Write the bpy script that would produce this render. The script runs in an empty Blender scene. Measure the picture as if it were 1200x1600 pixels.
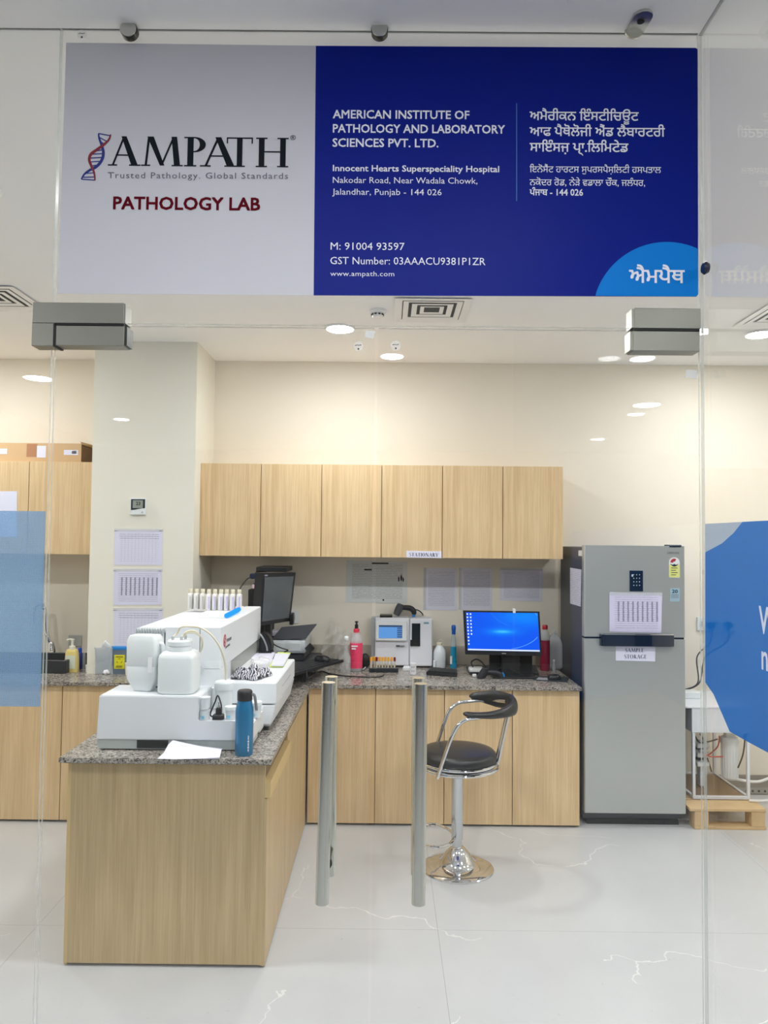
import bpy, bmesh, math, random
from mathutils import Vector, Matrix, geometry
random.seed(7)
sc = bpy.context.scene
col = sc.collection
PI = math.pi

# ---------------------------------------------------------------- camera
FPX = 1150.0
cam_d = bpy.data.cameras.new('camera')
cam = bpy.data.objects.new('camera', cam_d)
col.objects.link(cam)
sc.camera = cam
cam_d.sensor_fit = 'VERTICAL'
cam_d.sensor_height = 36.0
cam_d.lens = FPX / 1600 * 36.0
cam_d.clip_start = 0.05
CAM = Vector((0, 0, 1.745))
ROT = Matrix.Rotation(math.radians(0.17), 4, 'Z') @ Matrix.Rotation(math.radians(90 + 2.24), 4, 'X') @ Matrix.Rotation(math.radians(0.57), 4, 'Z')
cam.matrix_world = Matrix.Translation(CAM) @ ROT

# ---------------------------------------------------------------- world, exposure
w = bpy.data.worlds.new('world')
sc.world = w
w.use_nodes = True
w.node_tree.nodes['Background'].inputs[0].default_value = (0.9, 0.95, 1, 1)
w.node_tree.nodes['Background'].inputs[1].default_value = 0.3
sc.view_settings.view_transform = 'Standard'
sc.view_settings.look = 'None'
sc.view_settings.gamma = 1
sc.view_settings.use_curve_mapping = False
sc.view_settings.exposure = 1.26
LAMP = 112.0      # radiance of a ceiling downlight in the lab
LAMP_LOBBY = 82.0
sc.cycles.max_bounces = 10
sc.cycles.diffuse_bounces = 5
sc.cycles.transparent_max_bounces = 40
sc.cycles.use_denoising = True
sc.cycles.sample_clamp_indirect = 8
sc.cycles.caustics_reflective = False
sc.cycles.caustics_refractive = False

H = 1.745
GY = 1.84         # the glass front
WY = 5.34         # rear wall
PY = 4.83         # face of the pillar
CT = 0.86         # worktop height
CZ = 3.05         # ceiling

def ray(px, py):
    return (ROT.to_3x3() @ Vector(((px - 600) / FPX, (800 - py) / FPX, -1)))
def at(px, py, Y):
    d = ray(px, py); return CAM + d * (Y / d.y)
def atz(px, py, Z=CT):
    d = ray(px, py); return CAM + d * ((Z - H) / d.z)
def atx(px, py, X):
    d = ray(px, py); return CAM + d * (X / d.x)

# ---------------------------------------------------------------- materials
def srgb(c):
    return tuple(((x / 255) / 12.92 if x / 255 <= 0.04045 else ((x / 255 + 0.055) / 1.055) ** 2.4) for x in c) + (1,)
MATS = {}
def mat(name, c=(200, 200, 200), rough=0.5, metal=0.0, emit=0, alpha=1.0, spec=0.5, coat=0.0, bump=0.0, bscale=200, var=0.0, vscale=3.0, trans=0.0):
    if name in MATS: return MATS[name]
    m = bpy.data.materials.new(name); m.use_nodes = True
    nt = m.node_tree; b = nt.nodes['Principled BSDF']
    b.inputs['Base Color'].default_value = srgb(c)
    b.inputs['Roughness'].default_value = rough
    b.inputs['Metallic'].default_value = metal
    b.inputs['Specular IOR Level'].default_value = spec
    b.inputs['Coat Weight'].default_value = coat
    b.inputs['Alpha'].default_value = alpha
    b.inputs['Transmission Weight'].default_value = trans
    if emit:
        b.inputs['Emission Color'].default_value = srgb(c)
        b.inputs['Emission Strength'].default_value = emit
    tc = nt.nodes.new('ShaderNodeTexCoord')
    n = nt.nodes.new('ShaderNodeTexNoise'); n.inputs['Scale'].default_value = vscale; n.inputs['Detail'].default_value = 4
    nt.links.new(tc.outputs['Object'], n.inputs['Vector'])
    v = max(var, 0.03) if not emit else 0
    if v:
        mx = nt.nodes.new('ShaderNodeMix'); mx.data_type = 'RGBA'
        a = [max(0, k * (1 - v)) for k in srgb(c)[:3]] + [1]; z = [min(1, k * (1 + v)) for k in srgb(c)[:3]] + [1]
        mx.inputs[6].default_value = a; mx.inputs[7].default_value = z
        nt.links.new(n.outputs[0], mx.inputs[0]); nt.links.new(mx.outputs[2], b.inputs['Base Color'])
    if bump:
        n2 = nt.nodes.new('ShaderNodeTexNoise'); n2.inputs['Scale'].default_value = bscale
        nt.links.new(tc.outputs['Object'], n2.inputs['Vector'])
        bp = nt.nodes.new('ShaderNodeBump'); bp.inputs['Strength'].default_value = bump; bp.inputs['Distance'].default_value = 0.002
        nt.links.new(n2.outputs[0], bp.inputs['Height']); nt.links.new(bp.outputs[0], b.inputs['Normal'])
    MATS[name] = m
    return m

class NT:
    """short node helper"""
    def __init__(s, name):
        s.m = bpy.data.materials.new(name); s.m.use_nodes = True; s.t = s.m.node_tree
        s.b = s.t.nodes['Principled BSDF']; s.out = s.t.nodes['Material Output']; MATS[name] = s.m
    def n(s, typ, **kw):
        x = s.t.nodes.new('ShaderNode' + typ)
        for k, v in kw.items():
            if k[0] == '_': x.inputs[int(k[1:])].default_value = v
            else: setattr(x, k, v)
        return x
    def l(s, a, b): s.t.links.new(a, b)
    def math(s, op, a, b=None, c=None):
        x = s.n('Math', operation=op)
        for i, v in enumerate((a, b, c)):
            if v is None: continue
            if isinstance(v, (int, float)): x.inputs[i].default_value = v
            else: s.l(v, x.inputs[i])
        return x.outputs[0]
    def mix(s, f, a, b):
        x = s.n('Mix', data_type='RGBA')
        for i, v in ((0, f), (6, a), (7, b)):
            if isinstance(v, (int, float)): x.inputs[i].default_value = v
            elif isinstance(v, tuple): x.inputs[i].default_value = v
            else: s.l(v, x.inputs[i])
        return x.outputs[2]
    def ramp(s, f, stops):
        x = s.n('ValToRGB'); e = x.color_ramp.elements
        while len(e) < len(stops): e.new(0.5)
        for i, (p, c) in enumerate(stops): e[i].position = p; e[i].color = c
        s.l(f, x.inputs[0]); return x.outputs[0]

def g(v): return (v, v, v, 1)

def wood(name, light, dark, seed=0.0):
    k = NT(name); tc = k.n('TexCoord')
    mp = k.n('Mapping'); mp.inputs['Scale'].default_value = (9, 9, 0.55); mp.inputs['Location'].default_value = (seed, seed * 2, seed)
    k.l(tc.outputs['Object'], mp.inputs[0])
    n1 = k.n('TexNoise', _2=3.0, _3=6.0, _4=0.6); k.l(mp.outputs[0], n1.inputs[0]); n1.inputs['Distortion'].default_value = 0.4
    mp2 = k.n('Mapping'); mp2.inputs['Scale'].default_value = (170, 170, 3.0); mp2.inputs['Location'].default_value = (seed, 0, 0)
    k.l(tc.outputs['Object'], mp2.inputs[0])
    n2 = k.n('TexNoise', _2=1.0, _3=3.0); k.l(mp2.outputs[0], n2.inputs[0])
    f = k.math('ADD', k.math('MULTIPLY', n1.outputs[0], 0.6), k.math('MULTIPLY', n2.outputs[0], 0.4))
    c = k.ramp(f, [(0.36, srgb(dark)), (0.62, srgb(light))])
    k.l(c, k.b.inputs['Base Color']); k.b.inputs['Roughness'].default_value = 0.42
    return k.m
WOOD = wood('oak_laminate', (226, 198, 154), (203, 172, 126))
WOODU = wood('oak_laminate_upper', (228, 202, 160), (206, 176, 132), 3.1)
WOODE = wood('oak_laminate_end_shade', (208, 182, 136), (184, 157, 112), 5.7)  # yellower oak, also darkened for the side light on the peninsula
EDGE = mat('oak_edge_band', (212, 184, 128), 0.45)

def granite():
    k = NT('granite'); tc = k.n('TexCoord')
    v1 = k.n('TexVoronoi', _2=170.0); k.l(tc.outputs['Object'], v1.inputs[0])
    n1 = k.n('TexNoise', _2=210.0, _3=5.0, _4=0.7); k.l(tc.outputs['Object'], n1.inputs[0])
    n2 = k.n('TexNoise', _2=30.0, _3=3.0); k.l(tc.outputs['Object'], n2.inputs[0])
    sp = k.n('SeparateColor'); k.l(v1.outputs['Color'], sp.inputs[0])
    f = k.math('ADD', k.math('MULTIPLY', sp.outputs[0], 0.45), k.math('MULTIPLY', n1.outputs[0], 0.55))
    f = k.math('ADD', f, k.math('MULTIPLY', k.math('SUBTRACT', n2.outputs[0], 0.5), 0.45))
    c = k.ramp(f, [(0.25, srgb((52, 50, 50))), (0.38, srgb((112, 106, 100))), (0.54, srgb((156, 148, 138))), (0.75, srgb((190, 184, 174)))])
    k.l(c, k.b.inputs['Base Color']); k.b.inputs['Roughness'].default_value = 0.22
    return k.m
GRAN = granite()

def floor_mat():
    k = NT('pale_stone_tile'); tc = k.n('TexCoord'); P = tc.outputs['Object']
    sx = k.n('SeparateXYZ'); k.l(P, sx.inputs[0])
    n1 = k.n('TexNoise', _2=1.6, _3=8.0, _4=0.62); k.l(P, n1.inputs[0])
    n3 = k.n('TexNoise', _2=60.0, _3=4.0); k.l(P, n3.inputs[0])
    base = k.mix(n1.outputs[0], srgb((176, 178, 180)), srgb((203, 204, 205)))
    spk = k.math('GREATER_THAN', n3.outputs[0], 0.70)
    base = k.mix(k.math('MULTIPLY', spk, 0.35), base, srgb((150, 148, 146)))
    # thin white veins: cell edges of a warped voronoi, kept only in patches
    nd = k.n('TexNoise', _2=2.3, _3=6.0); k.l(P, nd.inputs[0])
    va = k.n('VectorMath', operation='MULTIPLY_ADD'); k.l(nd.outputs[1], va.inputs[0]); va.inputs[1].default_value = (0.7, 0.7, 0); k.l(P, va.inputs[2])
    vo = k.n('TexVoronoi', feature='DISTANCE_TO_EDGE', _2=0.85); k.l(va.outputs[0], vo.inputs[0])
    ln = k.math('LESS_THAN', vo.outputs[0], 0.0022)
    nm = k.n('TexNoise', _2=1.1, _3=2.0); k.l(P, nm.inputs[0])
    ln = k.math('MULTIPLY', ln, k.math('GREATER_THAN', nm.outputs[0], 0.54))
    # one long vein across the tiles in front of the stool
    nv = k.n('TexNoise', _2=3.0, _3=7.0); k.l(P, nv.inputs[0])
    yy = k.math('ADD', k.math('MULTIPLY', sx.outputs[0], 0.29), 3.245)
    yy = k.math('ADD', yy, k.math('MULTIPLY', k.math('SUBTRACT', nv.outputs[0], 0.5), 0.30))
    l2 = k.math('LESS_THAN', k.math('ABSOLUTE', k.math('SUBTRACT', sx.outputs[1], yy)), 0.003)
    l2 = k.math('MULTIPLY', l2, k.math('GREATER_THAN', sx.outputs[0], 0.02))
    base = k.mix(k.math('MAXIMUM', k.math('MULTIPLY', ln, 0.35), k.math('MULTIPLY', l2, 0.6)), base, srgb((250, 248, 242)))
    # joints
    def joint(v, off, pitch, wd):
        a = k.math('PINGPONG', k.math('ADD', v, -off), pitch / 2)
        a = k.math('PINGPONG', k.math('ADD', k.math('ADD', v, -off), 40 * pitch), pitch / 2)
        return k.math('LESS_THAN', a, wd)
    j = k.math('MAXIMUM', joint(sx.outputs[1], 3.0, 1.21, 0.0012), joint(sx.outputs[0], 0.0, 1.8, 0.0012))
    base = k.mix(k.math('MULTIPLY', j, 0.6), base, srgb((120, 118, 115)))
    k.l(base, k.b.inputs['Base Color'])
    k.b.inputs['Roughness'].default_value = 0.28
    return k.m
FLOORM = floor_mat()

WALLM = mat('beige_paint', (236, 229, 214), 0.75, bump=0.05, bscale=90)
PILLM = mat('pale_pillar_paint', (232, 229, 216), 0.75, bump=0.05, bscale=90)
CEILM = mat('white_ceiling_paint', (250, 250, 250), 0.85)
HALLM = mat('hall_dark_wall', (92, 88, 84), 0.7)  # unseen hall walls, coloured dark to keep glass reflections dim
SKIRT = mat('grey_skirting', (150, 147, 142), 0.5)
STEEL = mat('brushed_steel', (208, 208, 200), 0.24, 1.0, bump=0.02, bscale=300, var=0.06)
STEELP = mat('satin_steel_plate', (146, 146, 138), 0.34, 1.0, bump=0.02, bscale=300, var=0.06)
STEELD = mat('dark_edge_steel', (70, 72, 70), 0.35, 1.0)
CHROME = mat('chrome', (225, 226, 228), 0.06, 1.0)
BLACKP = mat('black_plastic', (22, 24, 28), 0.38)
BLACKM = mat('black_matt', (14, 15, 17), 0.6)
LEATHER = mat('black_vinyl', (14, 15, 17), 0.32, bump=0.25, bscale=260)
WHITEP = mat('white_plastic', (226, 231, 232), 0.38)
WHITEA = mat('white_analyser_shell', (226, 229, 232), 0.42)
GREYP = mat('light_grey_plastic', (180, 186, 188), 0.45)
GREYD = mat('dark_grey_plastic', (66, 70, 76), 0.45)
BLUECAP = mat('blue_plastic', (26, 130, 205), 0.4)
NATURAL = mat('natural_polythene', (232, 236, 236), 0.45, alpha=0.93)
NATURAL2 = mat('thin_natural_polythene', (226, 231, 232), 0.4, alpha=0.8)
CREAM = mat('cream_plastic', (232, 226, 204), 0.45)
CLEARP = mat('clear_plastic', (225, 230, 232), 0.12, alpha=0.28)
CLEARB = mat('clear_polythene_bag', (240, 242, 244), 0.15, alpha=0.30, bump=0.6, bscale=25)
WHITEINK = mat('white_vinyl_letters', (238, 240, 250), 0.5)
BLACKINK = mat('black_print', (26, 29, 33), 0.6)
GREYINK = mat('grey_print', (110, 112, 120), 0.6)
CARD = mat('cardboard', (205, 172, 130), 0.8, bump=0.1, bscale=60)
CARDD = mat('cardboard_shade', (120, 95, 72), 0.9)
PALLETW = mat('pallet_wood', (206, 176, 132), 0.75, var=0.15, vscale=14, bump=0.2, bscale=70)

def clear_glass():
    k = NT('clear_glass')
    ge = k.n('NewGeometry'); dt = k.n('VectorMath', operation='DOT_PRODUCT')
    k.l(ge.outputs['Normal'], dt.inputs[0]); k.l(ge.outputs['Incoming'], dt.inputs[1])
    c = k.math('ABSOLUTE', dt.outputs['Value'])
    f = k.math('ADD', k.math('MULTIPLY', k.math('POWER', k.math('SUBTRACT', 1.0, c), 5.0), 0.965), 0.032)
    tr = k.n('BsdfTransparent'); tr.inputs[0].default_value = (0.985, 0.993, 0.99, 1)
    gl = k.n('BsdfGlossy'); gl.inputs['Roughness'].default_value = 0.0; gl.inputs[0].default_value = (1, 1, 1, 1)
    mx = k.n('MixShader'); k.l(f, mx.inputs[0]); k.l(tr.outputs[0], mx.inputs[1]); k.l(gl.outputs[0], mx.inputs[2])
    k.l(mx.outputs[0], k.out.inputs[0]); return k.m
GLASS = clear_glass()
GEDGE = mat('polished_glass_edge', (206, 214, 210), 0.15, alpha=0.55)

def film(name, c1, opacity):
    k = NT(name); tc = k.n('TexCoord')
    sx = k.n('SeparateXYZ'); k.l(tc.outputs['Object'], sx.inputs[0])
    # perforated one-way film: fine regular dots
    h = k.math('ADD', sx.outputs[0], sx.outputs[1])
    a = k.math('SINE', k.math('MULTIPLY', k.math('ADD', h, sx.outputs[2]), 2 * PI / 0.0055))
    b = k.math('SINE', k.math('MULTIPLY', k.math('SUBTRACT', h, sx.outputs[2]), 2 * PI / 0.0055))
    d = k.math('GREATER_THAN', k.math('MULTIPLY', a, b), 0.12)
    op = k.math('SUBTRACT', opacity + 0.08, k.math('MULTIPLY', d, 0.2))
    tr = k.n('BsdfTransparent')
    tr.inputs[0].default_value = (0.72, 0.84, 0.97, 1)
    df = k.n('BsdfDiffuse'); df.inputs[0].default_value = srgb(c1)
    tl = k.n('BsdfTranslucent'); tl.inputs[0].default_value = srgb(c1)
    m0 = k.n('MixShader', _0=0.4); k.l(df.outputs[0], m0.inputs[1]); k.l(tl.outputs[0], m0.inputs[2])
    mx = k.n('MixShader'); k.l(op, mx.inputs[0]); k.l(tr.outputs[0], mx.inputs[1]); k.l(m0.outputs[0], mx.inputs[2])
    k.l(mx.outputs[0], k.out.inputs[0]); return k.m

def paper_mat(name, tint, style, sleeve=False):
    k = NT(name); tc = k.n('TexCoord'); sx = k.n('SeparateXYZ'); k.l(tc.outputs['Generated'], sx.inputs[0])
    u, v = sx.outputs[0], sx.outputs[2]
    inm = lambda a, lo, hi: k.math('MULTIPLY', k.math('GREATER_THAN', a, lo), k.math('LESS_THAN', a, hi))
    n = k.n('TexNoise', _2=55.0, _3=3.0, _4=0.7); mp = k.n('Mapping'); mp.inputs['Scale'].default_value = (1.6, 1, 0.5)
    k.l(tc.outputs['Generated'], mp.inputs[0]); k.l(mp.outputs[0], n.inputs[0])
    nrow = {'table': 17, 'text': 26, 'columns': 18, 'plain': 10}[style]
    row = k.math('LESS_THAN', k.math('FRACT', k.math('MULTIPLY', v, nrow)), 0.42)
    ink = k.math('MULTIPLY', row, k.math('GREATER_THAN', n.outputs[0], 0.46))
    if style == 'columns':
        c = k.math('LESS_THAN', k.math('FRACT', k.math('ADD', k.math('MULTIPLY', u, 11.0), k.math('MULTIPLY', n.outputs[0], 0.5))), 0.33)
        ink = k.math('MAXIMUM', k.math('MULTIPLY', ink, 0.5), k.math('MULTIPLY', c, inm(v, 0.28, 0.8)))
    if style == 'table':
        c = k.math('LESS_THAN', k.math('FRACT', k.math('MULTIPLY', u, 14.0)), 0.10)
        r2 = k.math('LESS_THAN', k.math('FRACT', k.math('MULTIPLY', v, nrow)), 0.12)
        ink = k.math('MAXIMUM', k.math('MULTIPLY', k.math('MAXIMUM', c, r2), 0.45), k.math('MULTIPLY', ink, inm(v, 0.74, 0.9)))
    body = k.math('MULTIPLY', inm(u, 0.1, 0.92), inm(v, 0.09, 0.93))
    ink = k.math('MULTIPLY', ink, body)
    base = k.mix(k.math('MULTIPLY', ink, 0.72 if style == 'columns' else 0.52), srgb(tint), srgb((86, 88, 110)))
    k.l(base, k.b.inputs['Base Color']); k.b.inputs['Roughness'].default_value = 0.5
    if sleeve:
        k.b.inputs['Coat Weight'].default_value = 0.8; k.b.inputs['Coat Roughness'].default_value = 0.12
        n2 = k.n('TexNoise', _2=7.0, _3=5.0, _4=0.65); k.l(tc.outputs['Generated'], n2.inputs[0]); n2.inputs['Distortion'].default_value = 1.2
        bp = k.n('Bump', _0=0.7, _1=0.01); k.l(n2.outputs[0], bp.inputs['Height']); k.l(bp.outputs[0], k.b.inputs['Coat Normal'])
    return k.m
PAPER_T = paper_mat('printed_log_sheet', (218, 218, 238), 'table')
PAPER_C = paper_mat('printed_column_sheet', (217, 217, 238), 'columns')
PAPER_X = paper_mat('printed_text_sheet', (222, 222, 236), 'text')
PAPER_S = paper_mat('sleeved_text_sheet', (220, 220, 234), 'text', True)
PAPER_F = paper_mat('sleeved_column_sheet', (214, 210, 236), 'columns', True)
POSTERM = paper_mat('laminated_poster', (214, 218, 216), 'text')
PAPER_B = mat('blank_paper', (232, 230, 246), 0.6)
SLEEVE = mat('clear_sleeve', (232, 234, 240), 0.15, alpha=0.45, coat=0.6)

# ---------------------------------------------------------------- mesh builder
class MB:
    def __init__(s): s.bm = bmesh.new(); s.mi = 0
    def _mark(s, geom):
        for f in geom: f.material_index = s.mi
    def box(s, x0, x1, y0, y1, z0, z1, bev=0.0, seg=1, M=None):
        if x1 < x0: x0, x1 = x1, x0
        if y1 < y0: y0, y1 = y1, y0
        if z1 < z0: z0, z1 = z1, z0
        t = bmesh.new(); bmesh.ops.create_cube(t, size=1)
        for v in t.verts:
            v.co = Vector(((x0 + x1) / 2 + v.co.x * (x1 - x0), (y0 + y1) / 2 + v.co.y * (y1 - y0), (z0 + z1) / 2 + v.co.z * (z1 - z0)))
        if bev: bmesh.ops.bevel(t, geom=t.edges[:], offset=min(bev, (x1-x0)*.49, (y1-y0)*.49, (z1-z0)*.49), segments=seg, affect='EDGES', profile=0.5)
        s.merge(t, M); return s
    def merge(s, t, M=None):
        vm = {}
        for v in t.verts: vm[v] = s.bm.verts.new(M @ v.co if M else v.co)
        for f in t.faces:
            try: nf = s.bm.faces.new([vm[v] for v in f.verts]); nf.material_index = s.mi; nf.smooth = True
            except ValueError: pass
        t.free()
    def hexa(s, p):
        """8 corners: bottom loop 0-3, top loop 4-7"""
        v = [s.bm.verts.new(q) for q in p]
        for f in ((0, 3, 2, 1), (4, 5, 6, 7), (0, 1, 5, 4), (1, 2, 6, 5), (2, 3, 7, 6), (3, 0, 4, 7)):
            nf = s.bm.faces.new([v[i] for i in f]); nf.material_index = s.mi; nf.smooth = True
        return s
    def prism(s, pts, vec, M=None, bev=0.0):
        t = bmesh.new()
        a = [t.verts.new(Vector(p)) for p in pts]; b = [t.verts.new(Vector(p) + Vector(vec)) for p in pts]
        n = len(a)
        t.faces.new(a[::-1]); t.faces.new(b)
        for i in range(n): t.faces.new((a[i], a[(i + 1) % n], b[(i + 1) % n], b[i]))
        if bev: bmesh.ops.bevel(t, geom=t.edges[:], offset=bev, segments=2, affect='EDGES')
        bmesh.ops.recalc_face_normals(t, faces=t.faces[:])
        s.merge(t, M); return s
    def lathe(s, prof, seg=32, M=None, sx=1.0, sy=1.0, c=(0, 0, 0)):
        """prof: list of (r, z); capped when r > 0 at the ends"""
        t = bmesh.new(); rings = []
        for r, z in prof:
            if r < 1e-6: rings.append([t.verts.new((c[0], c[1], c[2] + z))])
            else: rings.append([t.verts.new((c[0] + r * sx * math.cos(2 * PI * i / seg), c[1] + r * sy * math.sin(2 * PI * i / seg), c[2] + z)) for i in range(seg)])
        for a, b in zip(rings, rings[1:]):
            for i in range(seg):
                j = (i + 1) % seg
                if len(a) == 1 and len(b) == 1: continue
                if len(a) == 1: t.faces.new((a[0], b[j], b[i]))
                elif len(b) == 1: t.faces.new((a[i], a[j], b[0]))
                else: t.faces.new((a[i], a[j], b[j], b[i]))
        if len(rings[0]) > 1: t.faces.new(rings[0][::-1])
        if len(rings[-1]) > 1: t.faces.new(rings[-1])
        bmesh.ops.recalc_face_normals(t, faces=t.faces[:])
        s.merge(t, M); return s
    def superlathe(s, prof, hx, hy, n=4.0, seg=40, c=(0, 0, 0), M=None):
        """rounded-box section: prof is list of (scale, z)"""
        t = bmesh.new(); rings = []
        for k, z in prof:
            rg = []
            for i in range(seg):
                a = 2 * PI * i / seg; ca, sa = math.cos(a), math.sin(a)
                e = 2.0 / n
                rg.append(t.verts.new((c[0] + k * hx * math.copysign(abs(ca) ** e, ca), c[1] + k * hy * math.copysign(abs(sa) ** e, sa), c[2] + z)))
            rings.append(rg)
        for a, b in zip(rings, rings[1:]):
            for i in range(seg):
                j = (i + 1) % seg; t.faces.new((a[i], a[j], b[j], b[i]))
        t.faces.new(rings[0][::-1]); t.faces.new(rings[-1])
        bmesh.ops.recalc_face_normals(t, faces=t.faces[:])
        s.merge(t, M); return s
    def tube(s, path, r, seg=10, smooth=0, closed=False, prof=None, M=None):
        P = [Vector(p) for p in path]
        if smooth: P = spline(P, smooth, closed)
        n = len(P); t = bmesh.new(); rings = []
        up = None
        for i in range(n):
            if closed: d = P[(i + 1) % n] - P[i - 1]
            else: d = P[min(i + 1, n - 1)] - P[max(i - 1, 0)]
            if d.length < 1e-9: d = Vector((0, 0, 1))
            d.normalize()
            if up is None:
                up = Vector((0, 0, 1)) if abs(d.z) < 0.9 else Vector((1, 0, 0))
            side = d.cross(up)
            if side.length < 1e-4: side = d.cross(Vector((0, 1, 0)))
            side.normalize(); up2 = side.cross(d).normalized(); up = up2
            rr = r(i / (n - 1)) if callable(r) else r
            if not isinstance(rr, tuple): rr = (rr, rr)
            rings.append([t.verts.new(P[i] + side * rr[0] * math.cos(2 * PI * k / seg) + up2 * rr[1] * math.sin(2 * PI * k / seg)) for k in range(seg)])
        m = n if closed else n - 1
        for i in range(m):
            a, b = rings[i], rings[(i + 1) % n]
            for k in range(seg): t.faces.new((a[k], a[(k + 1) % seg], b[(k + 1) % seg], b[k]))
        if not closed: t.faces.new(rings[0][::-1]); t.faces.new(rings[-1])
        bmesh.ops.recalc_face_normals(t, faces=t.faces[:])
        s.merge(t, M); return s
    def cyl(s, a, b, r, seg=24, r2=None):
        a, b = Vector(a), Vector(b); d = b - a
        M = Matrix.Translation(a) @ d.to_track_quat('Z', 'Y').to_matrix().to_4x4()
        return s.lathe([(r, 0), (r if r2 is None else r2, d.length)], seg, M)
    def mat(s, i): s.mi = i; return s
    def build(s, name, m, parent=None, origin=None, ang=35, keep_xf=True):
        me = bpy.data.meshes.new(name)
        if origin is None:
            xs = [v.co for v in s.bm.verts]
            lo = Vector((min(v.x for v in xs), min(v.y for v in xs), min(v.z for v in xs))); hi = Vector((max(v.x for v in xs), max(v.y for v in xs), max(v.z for v in xs)))
            origin = Vector(((lo.x + hi.x) / 2, (lo.y + hi.y) / 2, lo.z))
        origin = Vector(origin)
        bmesh.ops.translate(s.bm, verts=s.bm.verts[:], vec=-origin)
        s.bm.to_mesh(me); s.bm.free()
        for q in (m if isinstance(m, (list, tuple)) else [m]): me.materials.append(q)
        if ang: me.set_sharp_from_angle(angle=math.radians(ang))
        else:
            for f in me.polygons: f.use_smooth = False
        o = bpy.data.objects.new(name, me); col.objects.link(o)
        if parent is not None:
            pw = WLOC.get(parent.name, Matrix.Identity(4))
            o.parent = parent; o.matrix_local = pw.inverted() @ Matrix.Translation(origin)
            WLOC[o.name] = Matrix.Translation(origin)
        else:
            o.location = origin; WLOC[o.name] = Matrix.Translation(origin)
        return o
WLOC = {}

def spline(P, k, closed=False):
    out = []; n = len(P)
    rng = range(n) if closed else range(n - 1)
    for i in rng:
        p0 = P[(i - 1) % n] if closed or i else P[0]; p1 = P[i]; p2 = P[(i + 1) % n]
        p3 = P[(i + 2) % n] if closed or i + 2 < n else P[-1]
        for j in range(k):
            t = j / k
            out.append(0.5 * ((2 * p1) + (-p0 + p2) * t + (2 * p0 - 5 * p1 + 4 * p2 - p3) * t * t + (-p0 + 3 * p1 - 3 * p2 + p3) * t ** 3))
    if not closed: out.append(P[-1])
    return out

def tag(o, label=None, cat=None, group=None, kind=None):
    if label: o['label'] = label
    if cat: o['category'] = cat
    if group: o['group'] = group
    if kind: o['kind'] = kind
    return o
def thing(name, label, cat, loc=(0, 0, 0), group=None, rz=0):
    o = bpy.data.objects.new(name, None); col.objects.link(o)
    M = Matrix.Translation(Vector(loc)) @ Matrix.Rotation(rz, 4, 'Z')
    o.matrix_local = M; WLOC[o.name] = M; o.empty_display_size = 0.05
    return tag(o, label, cat, group)
def struct(name, mb, m, parent=None, ang=35):
    o = mb.build(name, m, parent, ang=ang)
    if parent is None: o['kind'] = 'structure'
    return o
def B(*a, **k): return MB().box(*a, **k)

# ---------------------------------------------------------------- lettering
def fill_loops(loops):
    """triangulate loops with the non-zero winding rule, one run of touching glyphs at a time"""
    L = sorted((l for l in loops if len(l) > 2), key=lambda l: min(p[0] for p in l))
    runs = []; hi = None
    for l in L:
        a, b = min(p[0] for p in l), max(p[0] for p in l)
        if hi is None or a > hi: runs.append([l]); hi = b
        else: runs[-1].append(l); hi = max(hi, b)
    V, F = [], []
    for r in runs:
        v, f = fill_run(r); F += [[i + len(V) for i in q] for q in f]; V += v
    return V, F
def fill_run(loops):
    vs = []; es = []; boxes = [(min(p[0] for p in l), max(p[0] for p in l), min(p[1] for p in l), max(p[1] for p in l)) for l in loops]
    for L in loops:
        if len(L) < 3: continue
        b = len(vs); vs += [Vector(p) for p in L]; es += [(b + i, b + (i + 1) % len(L)) for i in range(len(L))]
    r = geometry.delaunay_2d_cdt(vs, es, [], 0, 1e-7)
    V, F = r[0], r[2]
    keep = []
    for f in F:
        c = sum((V[i] for i in f), Vector((0, 0))) / len(f)
        wn = 0
        for L, (lx0, lx1, ly0, ly1) in zip(loops, boxes):
            if not (lx0 < c.x < lx1 and ly0 < c.y < ly1): continue
            n = len(L)
            for i in range(n):
                ax, ay = L[i]; bx, by = L[(i + 1) % n]
                if ay <= c.y:
                    if by > c.y and (bx - ax) * (c.y - ay) - (c.x - ax) * (by - ay) > 0: wn += 1
                elif by <= c.y and (bx - ax) * (c.y - ay) - (c.x - ax) * (by - ay) < 0: wn -= 1
        if wn: keep.append(f)
    return V, keep

def font_loops(text, bold=0.0, spacing=1.0):
    cu = bpy.data.curves.new('tmp', 'FONT'); cu.body = text; cu.resolution_u = 2
    cu.fill_mode = 'NONE' if False else cu.fill_mode
    cu.dimensions = '3D'; cu.fill_mode = 'HALF'
    cu.dimensions = '2D'; cu.fill_mode = 'NONE'
    cu.space_character = spacing
    o = bpy.data.objects.new('tmp', cu); col.objects.link(o)
    bpy.context.view_layer.update()
    me = o.to_mesh()
    vs = [v.co.copy() for v in me.vertices]; nx = {}
    for e in me.edges:
        a, b = e.vertices; nx.setdefault(a, []).append(b); nx.setdefault(b, []).append(a)
    o.to_mesh_clear(); bpy.data.objects.remove(o); bpy.data.curves.remove(cu)
    loops = []; seen = set()
    for i in range(len(vs)):
        if i in seen or i not in nx: continue
        L = [i]; seen.add(i)
        cur = i
        while True:
            c = [k for k in nx[cur] if k not in seen]
            if not c: break
            k = cur + 1 if cur + 1 in c else c[0]
            seen.add(k); L.append(k); cur = k
        loops.append([(vs[k].x, vs[k].y) for k in L])
    if bold: loops = [[(x + a, y + b) for x, y in L] for L in loops for a, b in ((-bold, -bold), (bold, -bold), (bold, bold), (-bold, bold))]
    return loops

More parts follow.
